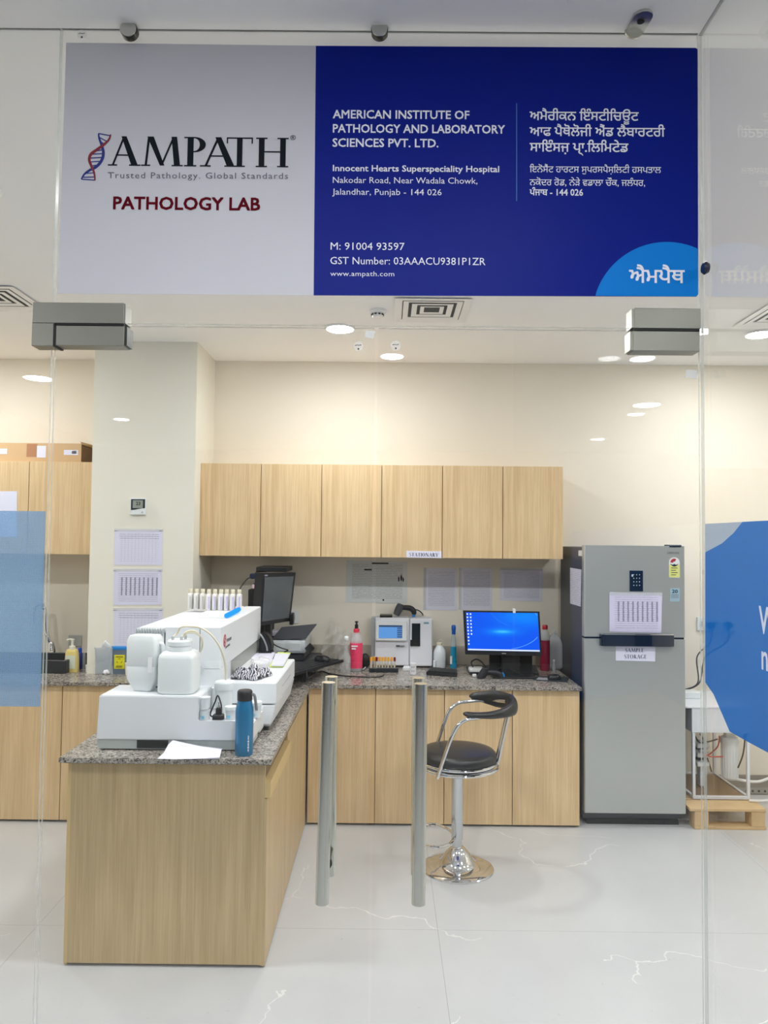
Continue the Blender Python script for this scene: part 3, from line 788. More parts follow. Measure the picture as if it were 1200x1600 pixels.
def vent(x, y, lab, h=.21):
    t = thing('air_vent', lab, 'air vent', (x, y, CZ - .02), 'square ceiling air vents')
    mb = MB()
    for k in range(4):
        a, b = h - k * .048, h - k * .048 - (.042 if k == 0 else .030)
        z0 = CZ - .010 + k * .0015
        if k == 0: z1 = CZ - .006
        else: z1 = CZ - .001
        pts = [(a, z0), (b, z0 + (0 if k == 0 else .004))]
        for (sxn, syn, sw) in ((1, 0, 0), (-1, 0, 0), (0, 1, 1), (0, -1, 1)):
            s = sxn + syn
            if sw == 0: q = [(x + s * a, y - a), (x + s * a, y + a), (x + s * b, y + b), (x + s * b, y - b)]
            else: q = [(x - a, y + s * a), (x + a, y + s * a), (x + b, y + s * b), (x - b, y + s * b)]
            zz = [z0, z0, z0 + .004, z0 + .004]
            mb.hexa([Vector((q[i][0], q[i][1], zz[i])) for i in range(4)] + [Vector((q[i][0], q[i][1], zz[i] + .002)) for i in range(4)])
    bmesh.ops.recalc_face_normals(mb.bm, faces=mb.bm.faces[:])
    mb.build('louvres', mat('white_enamel', (238, 238, 238), .4), t, ang=20)
    B(x - h + .044, x + h - .044, y - h + .044, y + h - .044, CZ - .0025, CZ - .0005).build('duct_opening', mat('dark_duct', (30, 32, 34), .8), t)
vent(.245, 4.10, 'square louvred air vent in ceiling just below navy sign')
vent(-2.155, 3.97, 'square louvred air vent seen above the L-shaped fitting')
vent(2.265, 4.14, 'square louvred air vent seen through side glass')
c = at(590, 482, 3.9); cy = 4.12; cx = at(590, 487, cy).x
t = thing('smoke_detector', 'small white smoke detector beside the middle air vent', 'smoke detector', (cx, cy, CZ - .045))
MB().lathe([(.05, 0), (.05, -.014), (.044, -.02), (.034, -.022), (.032, -.034), (.026, -.044), (0, -.045)], 32, c=(cx, cy, CZ)).build('body', mat('white_enamel', (238, 238, 238), .4), t)
mb = MB()
for k in range(10):
    a = 2 * PI * k / 10; mb.box(-.006, .006, -.003, .003, CZ - .033, CZ - .025, M=Matrix.Translation((cx + .034 * math.cos(a), cy + .034 * math.sin(a), 0)) @ Matrix.Rotation(a + PI / 2, 4, 'Z'))
mb.build('slots', BLACKM, t)

# ================================================================ CABINETS AND WORKTOP
CF = 4.58                 # front of the base cabinets
CTH = 0.022               # worktop thickness
UF, UZ0, UZ1 = 4.98, at(600, 871, 4.98).z, at(600, 726.5, 4.98).z
def base_unit(x0, x1, lab, grp, kick=0.0):
    t = thing('base_cabinet', lab, 'cabinet', ((x0 + x1) / 2, CF + .3, 0), grp)
    B(x0, x1, CF + .02, PY - .01 if x1 > PX0 and x0 < PX1 else WY - .02, 0.008, CT - CTH - .003).build('carcass', [WOOD], t)
    B(x0 + .0025, x1 - .0025, CF, CF + .018, 0.014, CT - CTH - .006, .0008).build('door', [WOOD], t)
    B(x0, x1, CF + .03, CF + .04, 0, 0.012).build('plinth', BLACKM, t)
    return t
jx = [at(x, 1180, CF).x for x in (480.5, 586, 694, 800.5, 906)]
labs = ['pale oak base cabinet in the corner beside the peninsula', 'pale oak base cabinet behind the pair of door handles', 'pale oak base cabinet behind the bar stool column', 'pale oak base cabinet next to the fridge']
for i in range(4): base_unit(jx[i], jx[i + 1], labs[i], 'oak base cabinets along rear wall')
PNX0, PNX1 = at(87, 1509, 3.0).x, at(409, 1513, 3.0).x
PNF = atz(250, 1511, 0).y
jl = [-3.0, at(-15, 1180, CF).x, at(95, 1180, CF).x, PNX0 - .002]
labs = ['pale oak base cabinet behind blue film at the far left edge', 'pale oak base cabinet below the sink', 'pale oak base cabinet left of the peninsula']
for i in range(3): base_unit(jl[i], jl[i + 1], labs[i], 'oak base cabinets below the sink')
# peninsula
t = thing('peninsula_cabinet', 'oak peninsula cabinet carrying the large white analyser', 'counter', (PNX0 + .4, 3.6, 0))
RY = atx(446, 1150, PNX1).y if False else 3.70
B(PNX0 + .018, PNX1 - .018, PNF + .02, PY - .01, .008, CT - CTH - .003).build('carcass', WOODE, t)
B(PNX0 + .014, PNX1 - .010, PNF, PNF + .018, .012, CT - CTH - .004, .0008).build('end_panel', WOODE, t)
B(PNX0, PNX0 + .016, PNF + .0005, PY - .01, .008, CT - CTH - .003, .001).build('side_panel', EDGE, t)
zr0, zr1 = at(420, 1247, PNF).z, at(420, 1222, PNF).z
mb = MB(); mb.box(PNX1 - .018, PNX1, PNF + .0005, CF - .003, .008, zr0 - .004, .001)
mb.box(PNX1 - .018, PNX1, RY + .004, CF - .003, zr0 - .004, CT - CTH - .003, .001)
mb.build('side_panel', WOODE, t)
B(PNX1 - .02, PNX1 + .014, PNF + .0005, RY, zr0, zr1, .001).build('drawer_front', EDGE, t)
B(PNX1 - .022, PNX1 - .016, PNF + .018, RY, zr1, CT - CTH - .003).build('drawer_recess', mat('oak_shaded_interior', (120, 96, 66), .6), t)  # dark colour paints the shadow on the recess back
for x in (PNX0 + .05, PNX1 - .05):
    for y in (PNF + .05, CF - .2): MB().cyl((x, y, 0), (x, y, .012), .012, 12).build('foot', BLACKP, t)
# one continuous worktop
def ctop():
    f = CF - .035; pf = atz(250, 1185.5, CT).y; rx = atz(905, 1071, CT).x
    lx, px1 = atz(88, 1186, CT).x, atz(422, 1191, CT).x
    pts = [(-3.0, f), (lx, f), (lx, pf), (px1, pf), (px1, f), (rx, f), (rx, WY - .001), (PX1 + .001, WY - .001), (PX1 + .001, PY - .001), (PX0 - .001, PY - .001), (PX0 - .001, WY - .001), (-3.0, WY - .001)]
    mb = MB(); mb.prism([(a, b, CT - CTH) for a, b in pts], (0, 0, CTH), bev=.003)
    return mb.build('granite_worktop', GRAN)
UPM = mat('beige_upstand', (190, 182, 166), .35)
wt = tag(ctop(), 'speckled grey granite worktop running along rear wall and peninsula', 'worktop')
struct('trim_1', B(PX1 + .002, atz(905, 1071, CT).x - .01, WY - .014, WY - .0001, CT + .0005, CT + .135, .002), UPM)
# upper units
ux = [at(x, 800, UF).x for x in (312, 407, 502, 596, 691, 785.5, 880)]
labs = ['pale oak wall cabinet touching the pillar, first of the right run', 'pale oak wall cabinet second from the pillar', 'pale oak wall cabinet third from the pillar', 'pale oak wall cabinet bearing the STATIONARY label', 'pale oak wall cabinet between the labelled one and the last', 'pale oak wall cabinet nearest the fridge']
def upper(x0, x1, lab, grp):
    t = thing('wall_cabinet', lab, 'cabinet', ((x0 + x1) / 2, 5.1, UZ0), grp)
    B(x0, x1, UF + .02, WY - .001, UZ0 + .002, UZ1, .0008).build('carcass', WOODU, t)
    B(x0 + .003, x1 - .002, UF, UF + .018, UZ0, UZ1, .0008).build('door', WOODU, t)
for i in range(6): upper(ux[i], ux[i + 1], labs[i], 'oak wall cabinets above rear worktop')
lj = at(44, 790, UF).x
upper(lj, PX0 - .002, 'pale oak wall cabinet left of pillar under the carton end', 'oak wall cabinets above the sink')
upper(lj - .5, lj, 'pale oak wall cabinet with white paper sheet taped on it', 'oak wall cabinets above the sink')
upper(lj - 1.0, lj - .5, 'pale oak wall cabinet at far left behind the glass', 'oak wall cabinets above the sink')

# paper cards with writing
def sheet(name, q, Y, m, lab, cat, grp=None, thick=.0015, parent=None):
    """q: corners TL, TR, BR, BL in the picture, on the plane y = Y"""
    P = [at(*p, Y) for p in q]
    return MB().prism([P[3], P[2], P[1], P[0]], (0, -thick, 0)).build(name, m, parent) if parent else tag(MB().prism([P[3], P[2], P[1], P[0]], (0, -thick, 0)).build(name, m), lab, cat, grp)
LABW = mat('label_card', (226, 226, 244), .6); INKN = mat('navy_print', (28, 32, 72), .6)
o = sheet('stationery_label', [(635, 860.5), (690, 861.5), (690, 872), (635, 871)], UF, LABW, 'white card reading STATIONARY on wall cabinet bottom edge', 'label')
write('lettering', 'STATIONARY', 639.5, 685, 869.2, 5.6, UF - .002, INKN, o, serif=True, y1=869.9, T=0.2)

# ================================================================ FRIDGE
FY = 4.60
fx0, fx1 = at(913, 1000, FY).x, at(1071, 1000, FY).x
fz0, fz1, fs = at(990, 1271, FY).z, at(990, 852.5, FY).z, at(990, 997, FY).z
INOX = mat('fridge_inox', (196, 200, 197), .34, .7, bump=.03, bscale=400); FSIDE = mat('fridge_side_grey', (70, 72, 76), .4, .3)
t = thing('refrigerator', 'tall brushed steel two-door refrigerator with dark grey sides', 'refrigerator', ((fx0 + fx1) / 2, 4.9, 0))
B(fx0 + .004, fx1 - .004, FY + .06, 5.24, .03, fz1 - .012, .004).build('body', FSIDE, t)
def fdoor(nm, z0, z1): return MB().prism([(fx0, FY + .055, z0), (fx0, FY + .006, z0), (fx0 + .006, FY, z0), (fx1 - .006, FY, z0), (fx1, FY + .006, z0), (fx1, FY + .055, z0)], (0, 0, z1 - z0), bev=.0015).build(nm, [INOX], t)
up = fdoor('door', fs + .006, fz1); lo_ = fdoor('door', fz0, fs - .006)
B(fx0 + .004, fx1 - .004, FY + .012, FY + .06, fz0 + .01, fz1 - .01).build('door_gasket', BLACKM, t)
hx0, hx1 = at(936, 1000, FY).x, at(1052, 1000, FY).x
hz0, hz1 = at(990, 1010, FY - .03).z, at(990, 992, FY - .03).z
mb = MB(); mb.prism([(x, y, hz0) for x, y in ((hx0, FY - .002), (hx0 + .006, FY - .03), (hx0 + .03, FY - .038), (hx1 - .03, FY - .038), (hx1 - .006, FY - .03), (hx1, FY - .002))], (0, 0, hz1 - hz0), bev=.003)
h = mb.build('handle', mat('gloss_black_trim', (12, 18, 26), .08, coat=1), t)
mb = MB(); mb.prism([(x, y, hz1) for x, y in ((hx0, FY - .002), (hx0 + .006, FY - .03), (hx0 + .03, FY - .039), (hx1 - .03, FY - .039), (hx1 - .006, FY - .03), (hx1, FY - .002))], (0, 0, .007), bev=.002); mb.build('chrome_strip', CHROME, h)
B(fx0 + .03, fx1 - .03, FY + .05, 5.2, .0, .03).build('base', BLACKM, t)
B(fx1 - .1, fx1 - .02, FY + .0, FY + .08, fz1 - .011, fz1 + .008, .003).build('hinge_cover', GREYD, t)
def fr(x0, y0, x1, y1, m, nm, th=.0015, y=FY, par=t, bev=0): a = at(x0, y0, y); b = at(x1, y1, y); return B(a.x, b.x, y - th, y + .0005, b.z, a.z, bev).build(nm, m, par)
pn = fr(983.5, 891.5, 1004.5, 924, mat('touch_panel', (16, 30, 44), .08, coat=1), 'control_panel', .003)
mb = MB()
for i in range(3):
    for j in range(4): a = at(990 + 4.5 * i, 898 + 5.5 * j, FY); mb.box(a.x - .0025, a.x + .0025, FY - .0040, FY - .0028, a.z - .0025, a.z + .0025)
a = at(988, 899, FY); mb.box(a.x - .006, a.x + .004, FY - .0040, FY - .0028, a.z - .008, a.z + .006)
mb.build('panel_icons', mat('panel_light_print', (190, 205, 215), .5), pn)
# maker's name, faint, and rating stickers
write('maker_lettering', 'SAMSUNG', 1042.5, 1061, 865.5, 3.2, FY - .0008, mat('dark_grey_print', (74, 76, 80), .5), up, bold=.01, spacing=1.3)
a = at(1053.5, 879, FY); r = (at(1062, 879, FY).x - at(1045, 879, FY).x) / 2
st = thing('energy_rating_sticker', 'round-topped energy rating sticker with yellow panel on upper fridge door', 'sticker', (a.x, FY, at(1053, 902, FY).z))
pts = arc(a.x, a.z, r, r, 0, 180, 16) + [(a.x - r, at(1053, 902.5, FY).z), (a.x + r, at(1053, 902.5, FY).z)]
MB().prism([(p[0], FY - .0002, p[1]) for p in pts], (0, -.0006, 0)).build('backing', mat('sticker_white', (226, 228, 226), .5), st)
zz = a.z - .014
B(a.x - r + .001, a.x + r - .001, FY - .0012, FY - .0008, at(1053, 902, FY).z, zz).build('yellow_panel', mat('sticker_yellow', (222, 224, 126), .5), st)
MB().prism([(p[0], FY - .0009, p[1]) for p in arc(a.x, a.z, r * .72, r * .72, 60, 178, 10) + arc(a.x, a.z - .002, r * .25, r * .25, 178, 60, 6)], (0, -.0005, 0)).build('red_dial', mat('sticker_red', (176, 34, 44), .5), st)
mb = MB(); mb.prism([(a.x + p[0] * r, FY - .0013, a.z + p[1] * r) for p in ((-.8, -.2), (-.3, -.42), (0, -.25), (.3, -.42), (.8, -.2), (.4, -.62), (0, -.75), (-.4, -.62))], (0, -.0004, 0))
for k in range(4): mb.box(a.x - r * .6, a.x + r * (.6 - .3 * (k % 2)), FY - .0016, FY - .0012, zz - .022 - k * .014, zz - .018 - k * .014)
mb.build('print', BLACKINK, st)
a = at(1047, 919, FY); b = at(1062, 940, FY)
st = thing('warranty_sticker', 'small pale blue sticker showing 20 on upper fridge door', 'sticker', (a.x, FY, b.z))
B(a.x, b.x, FY - .0008, FY - .0002, b.z, a.z).build('backing', mat('sticker_pale_blue', (158, 186, 198), .4), st)
write('number', '20', 1050, 1059, 926.5, 5, FY - .001, mat('petrol_print', (22, 58, 76), .5), st, bold=.03)
mb = MB()
for k in range(3): mb.box(a.x + .006, b.x - .006, FY - .0012, FY - .0009, a.z - .042 - k * .009, a.z - .039 - k * .009)
mb.build('print', GREYINK, st)
sl = sheet('log_sheet', [(952, 927), (1034.5, 929), (1033, 989), (952.5, 987)], FY - .001, PAPER_F, 'plastic-sleeved log sheet taped to upper fridge door', 'paper')
a = at(952, 925, FY - .003); b = at(1035, 931, FY - .003); B(a.x, b.x, FY - .004, FY - .0028, b.z, a.z).build('punched_strip', SLEEVE, sl)
lb = sheet('storage_label', [(962, 1009), (1024, 1010.5), (1023.5, 1033.5), (962, 1032)], FY - .001, LABW, 'white card reading SAMPLE STORAGE below the fridge handle', 'label')
write('lettering', 'SAMPLE', 977, 1006, 1019, 6.2, FY - .0028, INKN, lb, serif=True, T=.18); write('lettering', 'STORAGE', 975.5, 1010.5, 1029, 6.2, FY - .0028, INKN, lb, serif=True, T=.18)
# papers on the fridge side
SXF = fx0 + .004
def sidesheet(q, m, lab, nm='log_sheet'):
    P = [atx(*p, SXF - .001) for p in q]
    return tag(MB().prism(P, (-.001, 0, 0)).build(nm, m), lab, 'paper')
k = NT('side_sheet_paper'); k.b.inputs['Base Color'].default_value = srgb((212, 212, 226)); tcn = k.n('TexCoord'); sxx = k.n('SeparateXYZ'); k.l(tcn.outputs['Generated'], sxx.inputs[0])
rr = k.math('LESS_THAN', k.math('FRACT', k.math('MULTIPLY', sxx.outputs[2], 20)), .35); nn = k.n('TexNoise', _2=25.0); k.l(tcn.outputs['Generated'], nn.inputs[0])
k.l(k.mix(k.math('MULTIPLY', k.math('MULTIPLY', rr, k.math('GREATER_THAN', nn.outputs[0], .5)), .5), srgb((214, 214, 228)), srgb((90, 90, 104))), k.b.inputs['Base Color'])
sidesheet([(891, 887), (908.5, 890), (907.5, 948), (891, 943)], k.m, 'printed sheet hanging on the dark left side of the fridge')
sidesheet([(904, 860), (910, 860), (910, 869), (904, 868.5)], mat('sticker_white', (226, 228, 226), .5), 'tiny white square sticker high on fridge side', 'small_sticker')

# ================================================================ BAR STOOL
cx, cy = .40, 4.01
t = thing('bar_stool', 'chrome bar stool with round black seat and curved armrest', 'stool', (cx, cy, 0))
mb = MB().lathe([(.192, 0), (.193, .004), (.186, .010), (.15, .016), (.115, .024), (.094, .034), (.080, .055), (.062, .085), (.042, .105), (.030, .115), (.0, .115)], 64, c=(cx, cy, 0)); mb.build('base', CHROME, t, ang=50)
mb = MB().lathe([(.026, .10), (.026, .152), (.031, .154), (.031, .49), (.034, .50), (.034, .52), (.0, .52)], 40, c=(cx - .003, cy, 0)); mb.build('column', mat('satin_chrome', (205, 208, 210), .16, 1), t)
fz = .168
fp = [(cx - .02, cy - .03, fz), (cx - .06, cy - .11, fz), (cx - .13, cy - .155, fz + .004), (cx - .21, cy - .10, fz + .006), (cx - .23, cy, fz + .006), (cx - .20, cy + .10, fz + .006), (cx - .12, cy + .15, fz + .004), (cx - .05, cy + .10, fz), (cx - .02, cy + .03, fz)]
MB().tube(fp, .0085, 10, 5).build('footrest', CHROME, t)
sr = .213
mb = MB().lathe([(0, .572), (.19, .572), (.203, .578), (.206, .592), (.203, .612), (.192, .624), (.15, .630), (.08, .634), (0, .636)], 64, c=(cx, cy, 0))
mb.build('seat', LEATHER, t, ang=60)
def ringpts(r, z, n=48): return [(cx + r * math.cos(2 * PI * i / n), cy + r * math.sin(2 * PI * i / n), z) for i in range(n)]
mb = MB().tube(ringpts(.208, .572), .0075, 10, closed=True); mb.build('seat_ring', CHROME, t)
mb = MB().tube(ringpts(.216, .549), .0085, 10, closed=True); mb.lathe([(0, .520), (.20, .540), (.205, .560), (0, .560)], 48, c=(cx, cy, 0)); mb.build('seat_frame', CHROME, t)
# arms: near one (towards the door) and far one
def arm(sgn):
    y = lambda v: cy + sgn * v
    return [(cx - .125, y(.185), .530), (cx - .095, y(.188), .62), (cx - .055, y(.192), .735), (cx - .022, y(.194), .80), (cx + .02, y(.194), .832), (cx + .075, y(.192), .842), (cx + .15, y(.175), .852), (cx + .22, y(.13), .862), (cx + .268, y(.06), .872)]
for s_ in (-1, 1): MB().tube(arm(s_), .0105, 12, 6).build('arm_tube', CHROME, t)
for s_ in (-1, 1):
    MB().tube([(cx + .208, cy + s_ * .028, .555), (cx + .272, cy + s_ * .028, .85)], .0085, 12).build('back_upright', CHROME, t)
Rb = [(cx + .005, cy - .190, .862), (cx + .07, cy - .198, .864), (cx + .15, cy - .182, .868), (cx + .23, cy - .135, .876), (cx + .285, cy - .06, .884), (cx + .296, cy, .888), (cx + .285, cy + .06, .888), (cx + .23, cy + .135, .884), (cx + .15, cy + .182, .878), (cx + .08, cy + .198, .872)]
def pr(u):
    e = max(0.25, math.sin(PI * min(1, max(0, u))) ** .5); w = abs(u - .5) * 2
    return (.024 * max(.6, e), (.018 + .030 * (1 - w) ** .8) * max(.6, e)) 
def padprof(u):
    w = 1 - abs(u - .5) * 2
    end = min(1, min(u, 1 - u) / .06 + .35)
    return (.021 * end, (.013 + (.034 * min(1, w * 2.4) if u > .5 else .032 * w * w)) * end)
mb = MB().tube([(p[0], p[1], p[2] - .022 * math.sin(PI * i / 9)) for i, p in enumerate(Rb)], padprof, 20, 8)
mb.build('armrest_pad', LEATHER, t, ang=60)

# ================================================================ TABLE, PALLET, FILTER BY THE SIDE GLASS
MW = mat('white_powder_coat', (226, 230, 236), .45)
TY0, TY1 = 4.74, 5.24; tx0, tx1 = at(1082, 1150, TY0).x, at(1171.5, 1150, TY0).x
ttz, taz, tbz = at(1120, 1104, TY0).z, at(1120, 1145, TY0).z, .137
pf = 4.575; pt = .128
t = thing('pallet', 'small raw wood pallet under the white table', 'pallet', ((tx0 + tx1) / 2, 4.9, 0))
px0, px1 = at(1086, 1270, pf).x, at(1198, 1270, pf).x
for i in range(4):
    B(px0 - .03, px1, pf + i * .17, pf + i * .17 + .15, pt - .018, pt, .002).build('deck_board', PALLETW, t)
for x0 in (px0, (px0 + px1) / 2 - .05, px1 - .09):
    for y0 in (pf + .003, pf + .50):
        if x0 == (px0 + px1) / 2 - .05 and y0 < 5: continue
        B(x0, x0 + .085, y0, y0 + .09, .018, pt - .018, .003).build('block', PALLETW, t)
for i in range(2): B(px0, px1, pf + .003 + i * .5, pf + .093 + i * .5, 0, .018, .002).build('bottom_board', PALLETW, t)
t = thing('white_table', 'white metal-framed table beside the fridge, standing on the pallet', 'table', ((tx0 + tx1) / 2, 5.0, pt))
lw = .018
for (x0, y0) in ((tx0, TY0), (tx1 - lw, TY0), (tx0, TY1 - lw), (tx1 - lw, TY1 - lw)): B(x0, x0 + lw, y0, y0 + lw, pt, taz, .001).build('leg', MW, t)
mb = MB()
for y0 in (TY0, TY1 - lw): mb.box(tx0 + lw, tx1 - lw, y0, y0 + lw, pt, pt + .018)
for x0 in (tx0, tx1 - lw): mb.box(x0, x0 + lw, TY0 + lw, TY1 - lw, pt, pt + .018)
mb.build('bottom_rail', MW, t)
B(tx0 - .004, tx1 + .004, TY0 - .002, TY1 + .002, taz, ttz - .012, .002).build('apron', MW, t)
B(tx0 - .045, tx1 + .01, TY0 - .006, TY1 + .01, ttz - .012, ttz, .002).build('tabletop', MW, t)
o = B(tx0 + .022, tx1 - .022, TY0 + .03, TY1 - .03, pt + .0005, pt + .012, .001).build('plywood_board', mat('brown_board', (136, 112, 86), .6, var=.1)); tag(o, 'brown board lying inside the foot of the white table', 'board')
# water filter hanging below the table top
fcx, fcy = at(1140, 1180, 4.87).x, 4.87
fz_1, fz_0 = at(1140, 1151, fcy).z, at(1140, 1217, fcy).z
t = thing('water_filter', 'white cylindrical water filter housing under the table', 'filter', (fcx, fcy, fz_0))
MB().lathe([(0, fz_0), (.036, fz_0), (.046, fz_0 + .012), (.052, fz_1 - .05), (.052, fz_1 - .04)], 32, c=(fcx, fcy, 0)).build('bowl', WHITEP, t)
mb = MB().lathe([(.057, fz_1 - .04), (.058, fz_1 - .01), (.050, fz_1), (0, fz_1)], 32, c=(fcx, fcy, 0)); mb.build('head', WHITEP, t)
mb = MB().box(fcx - .03, fcx + .03, fcy - .02, fcy + .02, fz_1, taz - .001); mb.build('bracket', WHITEP, t)
mb = MB()
for k in range(20):
    a = 2 * PI * k / 20; mb.box(-.0015, .0015, -.003, .001, fz_0 + .015, fz_1 - .055, M=Matrix.Translation((fcx + .0495 * math.cos(a), fcy + .0495 * math.sin(a), 0)) @ Matrix.Rotation(a + PI / 2, 4, 'Z'))
mb.build('grip_ribs', WHITEP, t)
t = thing('valve_block', 'white valve manifold with black fittings under table, left of the filter', 'valve', (at(1093, 1190, 4.95).x, 4.95, .22))
vx = at(1092, 1190, 4.95).x
mb = MB()
for z in (.30, .36, .42): mb.box(vx - .03, vx + .05, 4.90, 5.0, z - .018, z + .012, .004)
mb.box(vx + .0, vx + .03, 4.93, 4.98, pt + .02, .44); mb.build('manifold', WHITEP, t)
mb = MB()
for z in (.33, .40): mb.cyl((vx - .035, 4.93, z), (vx + .045, 4.93, z), .011, 14)
mb.build('fittings', BLACKM, t)
def cord(name, pts, r, m, lab, cat='cable', grp=None, k=8): return tag(MB().tube(pts, r, 8, k).build(name, m), lab, cat, grp)
REDT = mat('red_tubing', (200, 60, 52), .4); BLK = mat('black_tubing', (32, 30, 30), .45); WHT = mat('white_tubing', (228, 228, 226), .4)
Y = 4.86
p = lambda x, y, Y=4.86: tuple(at(x, y, Y))
cord('red_tube', [p(1100, 1183), p(1112, 1176, 4.9), p(1122, 1165), p(1124, 1150, 4.82)], .0045, REDT, 'thin red water tube curving up to the filter head', 'tube')
cord('red_tube', [p(1100, 1176), p(1110, 1182), (fcx - .055, 4.84, at(1122, 1182, 4.84).z)], .0045, REDT, 'thin red water tube running level to the filter', 'tube')
cord('black_tube', [p(1153, 1200, 4.80), p(1160, 1182, 4.80), p(1163, 1165, 4.80), p(1164, 1147, 4.80)], .005, BLK, 'black hose looping down right of the filter', 'tube')
cord('black_tube', [p(1086, 1150), p(1093, 1160), p(1106, 1159), p(1121, 1155)], .005, BLK, 'black hose crossing under table left of the filter', 'tube')
cord('black_tube', [p(1094, 1147), p(1101, 1160, 5.06), p(1102, 1175, 5.06), p(1107, 1190, 5.06), p(1112, 1206, 5.06)], .005, BLK, 'black hose dropping behind the white valve block', 'tube')
cord('white_hose', [(fcx + .02, fcy, fz_0 + .002), (2.45, 4.9, .19), (2.62, 4.95, .215), (2.9, 5.0, .20), (3.3, 5.0, .012)], .009, WHT, 'white hose leading right from the filter foot', 'hose')
cord('white_hose', [(2.30, 4.70, pt + .008), (2.38, 4.66, pt + .022), (2.44, 4.66, .17), (2.55, 4.72, .23), (2.75, 4.8, .24), (3.1, 4.85, .012)], .008, WHT, 'white hose curling over the pallet corner', 'hose')
# socket strip and plugs
a, b = at(1089, 964, WY - .01), at(1149, 986, WY - .01)
t = thing('wall_socket', 'white double switched socket behind the blue side film', 'socket', ((a.x + b.x) / 2, WY, b.z))
B(a.x, b.x, WY - .014, WY - .0005, b.z, a.z, .003).build('face_plate', WHITEP, t)
mb = MB()
for xx in (a.x + .03, (a.x + b.x) / 2 + .01): mb.box(xx - .009, xx + .009, WY - .018, WY - .013, (a.z + b.z) / 2 - .018, (a.z + b.z) / 2 + .018, .001)
mb.build('switches', GREYP, t)
for i, xp in enumerate((1112, 1138)):
    c = at(xp, 977, WY - .035)
    pl = thing('power_plug', ['black power plug in the socket half nearer the fridge', 'black power plug in the socket half farther from fridge'][i], 'plug', c, 'plugs in the double socket')
    MB().cyl((c.x, WY - .045, c.z), (c.x, WY - .014, c.z), .024, 24).build('plug_body', BLACKP, pl)
    e = at(1101, 1075, 5.0)
    cv = MB().tube([(c.x, WY - .035, c.z - .02), (c.x - .01, WY - .03, c.z - .12), ((c.x + e.x) / 2 - .02, WY - .05, (c.z + e.z) / 2 - .03), (e.x + .01 * i, 5.12, ttz + .07), (tx0 + .03 + .02 * i, 5.14, ttz + .014)], .0045, 8, 8).build('power_cable', BLACKP); tag(cv, ['black flex hanging from the nearer plug behind the blue film', 'black flex slanting down from the farther plug behind the blue film'][i], 'cable')
a, b = at(1073, 1064, 4.98), at(1098, 1083, 4.98)
t = thing('power_adapter', 'small white box with teal end on the white table', 'adapter', ((a.x + b.x) / 2, 5.0, ttz))
ax0, ax1 = tx0 - .035, at(1092, 1070, 5.0).x
B(ax0, ax1, 4.96, 5.06, ttz, ttz + .045, .005).build('case', WHITEP, t)
B(ax0 + .006, ax0 + .04, 4.958, 4.962, ttz + .010, ttz + .034, .001).build('teal_panel', mat('teal_label', (30, 120, 120), .4), t)
t = thing('cable_tray', 'perforated grey metal strip lying along the wall base at right', 'tray', (2.9, 5.25, 0))
mb = MB().box(2.42, 3.4, 5.22, 5.226, 0, .045); mb.box(2.42, 3.4, 5.22, 5.27, 0, .004); mb.build('angle_strip', mat('galvanised_grey', (165, 168, 168), .4, .6), t)
mb = MB()
for k in range(22): mb.cyl((2.45 + k * .043, 5.2185, .024), (2.45 + k * .043, 5.2199, .024), .008, 10)
mb.build('holes', BLACKM, t)

# ================================================================ PAPERS ON THE WALLS
Yw = WY - .001
o = sheet('wall_poster', [(541, 875.5), (637, 877.5), (636, 943), (540, 941)], Yw, POSTERM, 'large laminated text poster on rear wall between cabinet and analyser', 'poster', thick=.002)
mb = MB()
a = at(581, 879, Yw - .0022); b = at(607, 881.5, Yw - .0022); mb.box(a.x, b.x, a.y - .0004, a.y, b.z, a.z)
a = at(569, 889, Yw - .0022); b = at(581, 891.5, Yw - .0022); mb.box(a.x, b.x, a.y - .0004, a.y, b.z, a.z)
mb.build('heading_print', BLACKINK, o)
mb = MB()
for (x, y, w_, h_) in ((623, 904, 1.6, 9), (627, 902, 2.0, 11), (630, 905, 1.4, 8)):
    c = at(x, y, Yw - .0022); r = w_ / 215; mb.prism([(c.x + r * q, c.y, c.z + h_ / 430 * p_) for q, p_ in ((-.5, -1), (.5, -1), (.9, 0), (.4, .4), (.1, 1), (-.5, .5), (-.8, 0))], (0, -.0004, 0))
mb.build('hand_drawings', BLACKINK, o)
c = at(599, 937.5, Yw - .003); B(c.x - .006, c.x + .006, c.y - .001, c.y, c.z - .006, c.z + .006).build('pin', BLACKM, o)
for q, m, lab in (
    ([(664.5, 887), (713.5, 888), (714, 954), (664, 953)], PAPER_X, 'printed sheet on rear wall, first right of the poster'),
    ([(719.5, 887), (768.5, 888), (769, 953.5), (719, 952.5)], PAPER_S, 'crumpled plastic-sleeved sheet above the bright blue monitor'),
    ([(781, 889), (848, 890.5), (847, 940), (780.5, 938)], PAPER_S, 'wide plastic-sleeved sheet on rear wall nearest the fridge')):
    o = sheet('notice_sheet', q, Yw, m, lab, 'paper', 'notices on the rear wall')
    if q[0][0] < 780: s_ = [(q[0][0] - 2.5, q[0][1]), (q[0][0] + 1.5, q[0][1]), (q[3][0] + 1.5, q[3][1]), (q[3][0] - 2.5, q[3][1])]
    else: s_ = [(q[0][0], q[0][1] - 2), (q[1][0], q[1][1] - 2), (q[1][0], q[1][1] + 1.5), (q[0][0], q[0][1] + 1.5)]
    sheet('punched_strip', s_, Yw - .0018, SLEEVE, '', '', parent=o, thick=.0006)
Yp = PY - .001
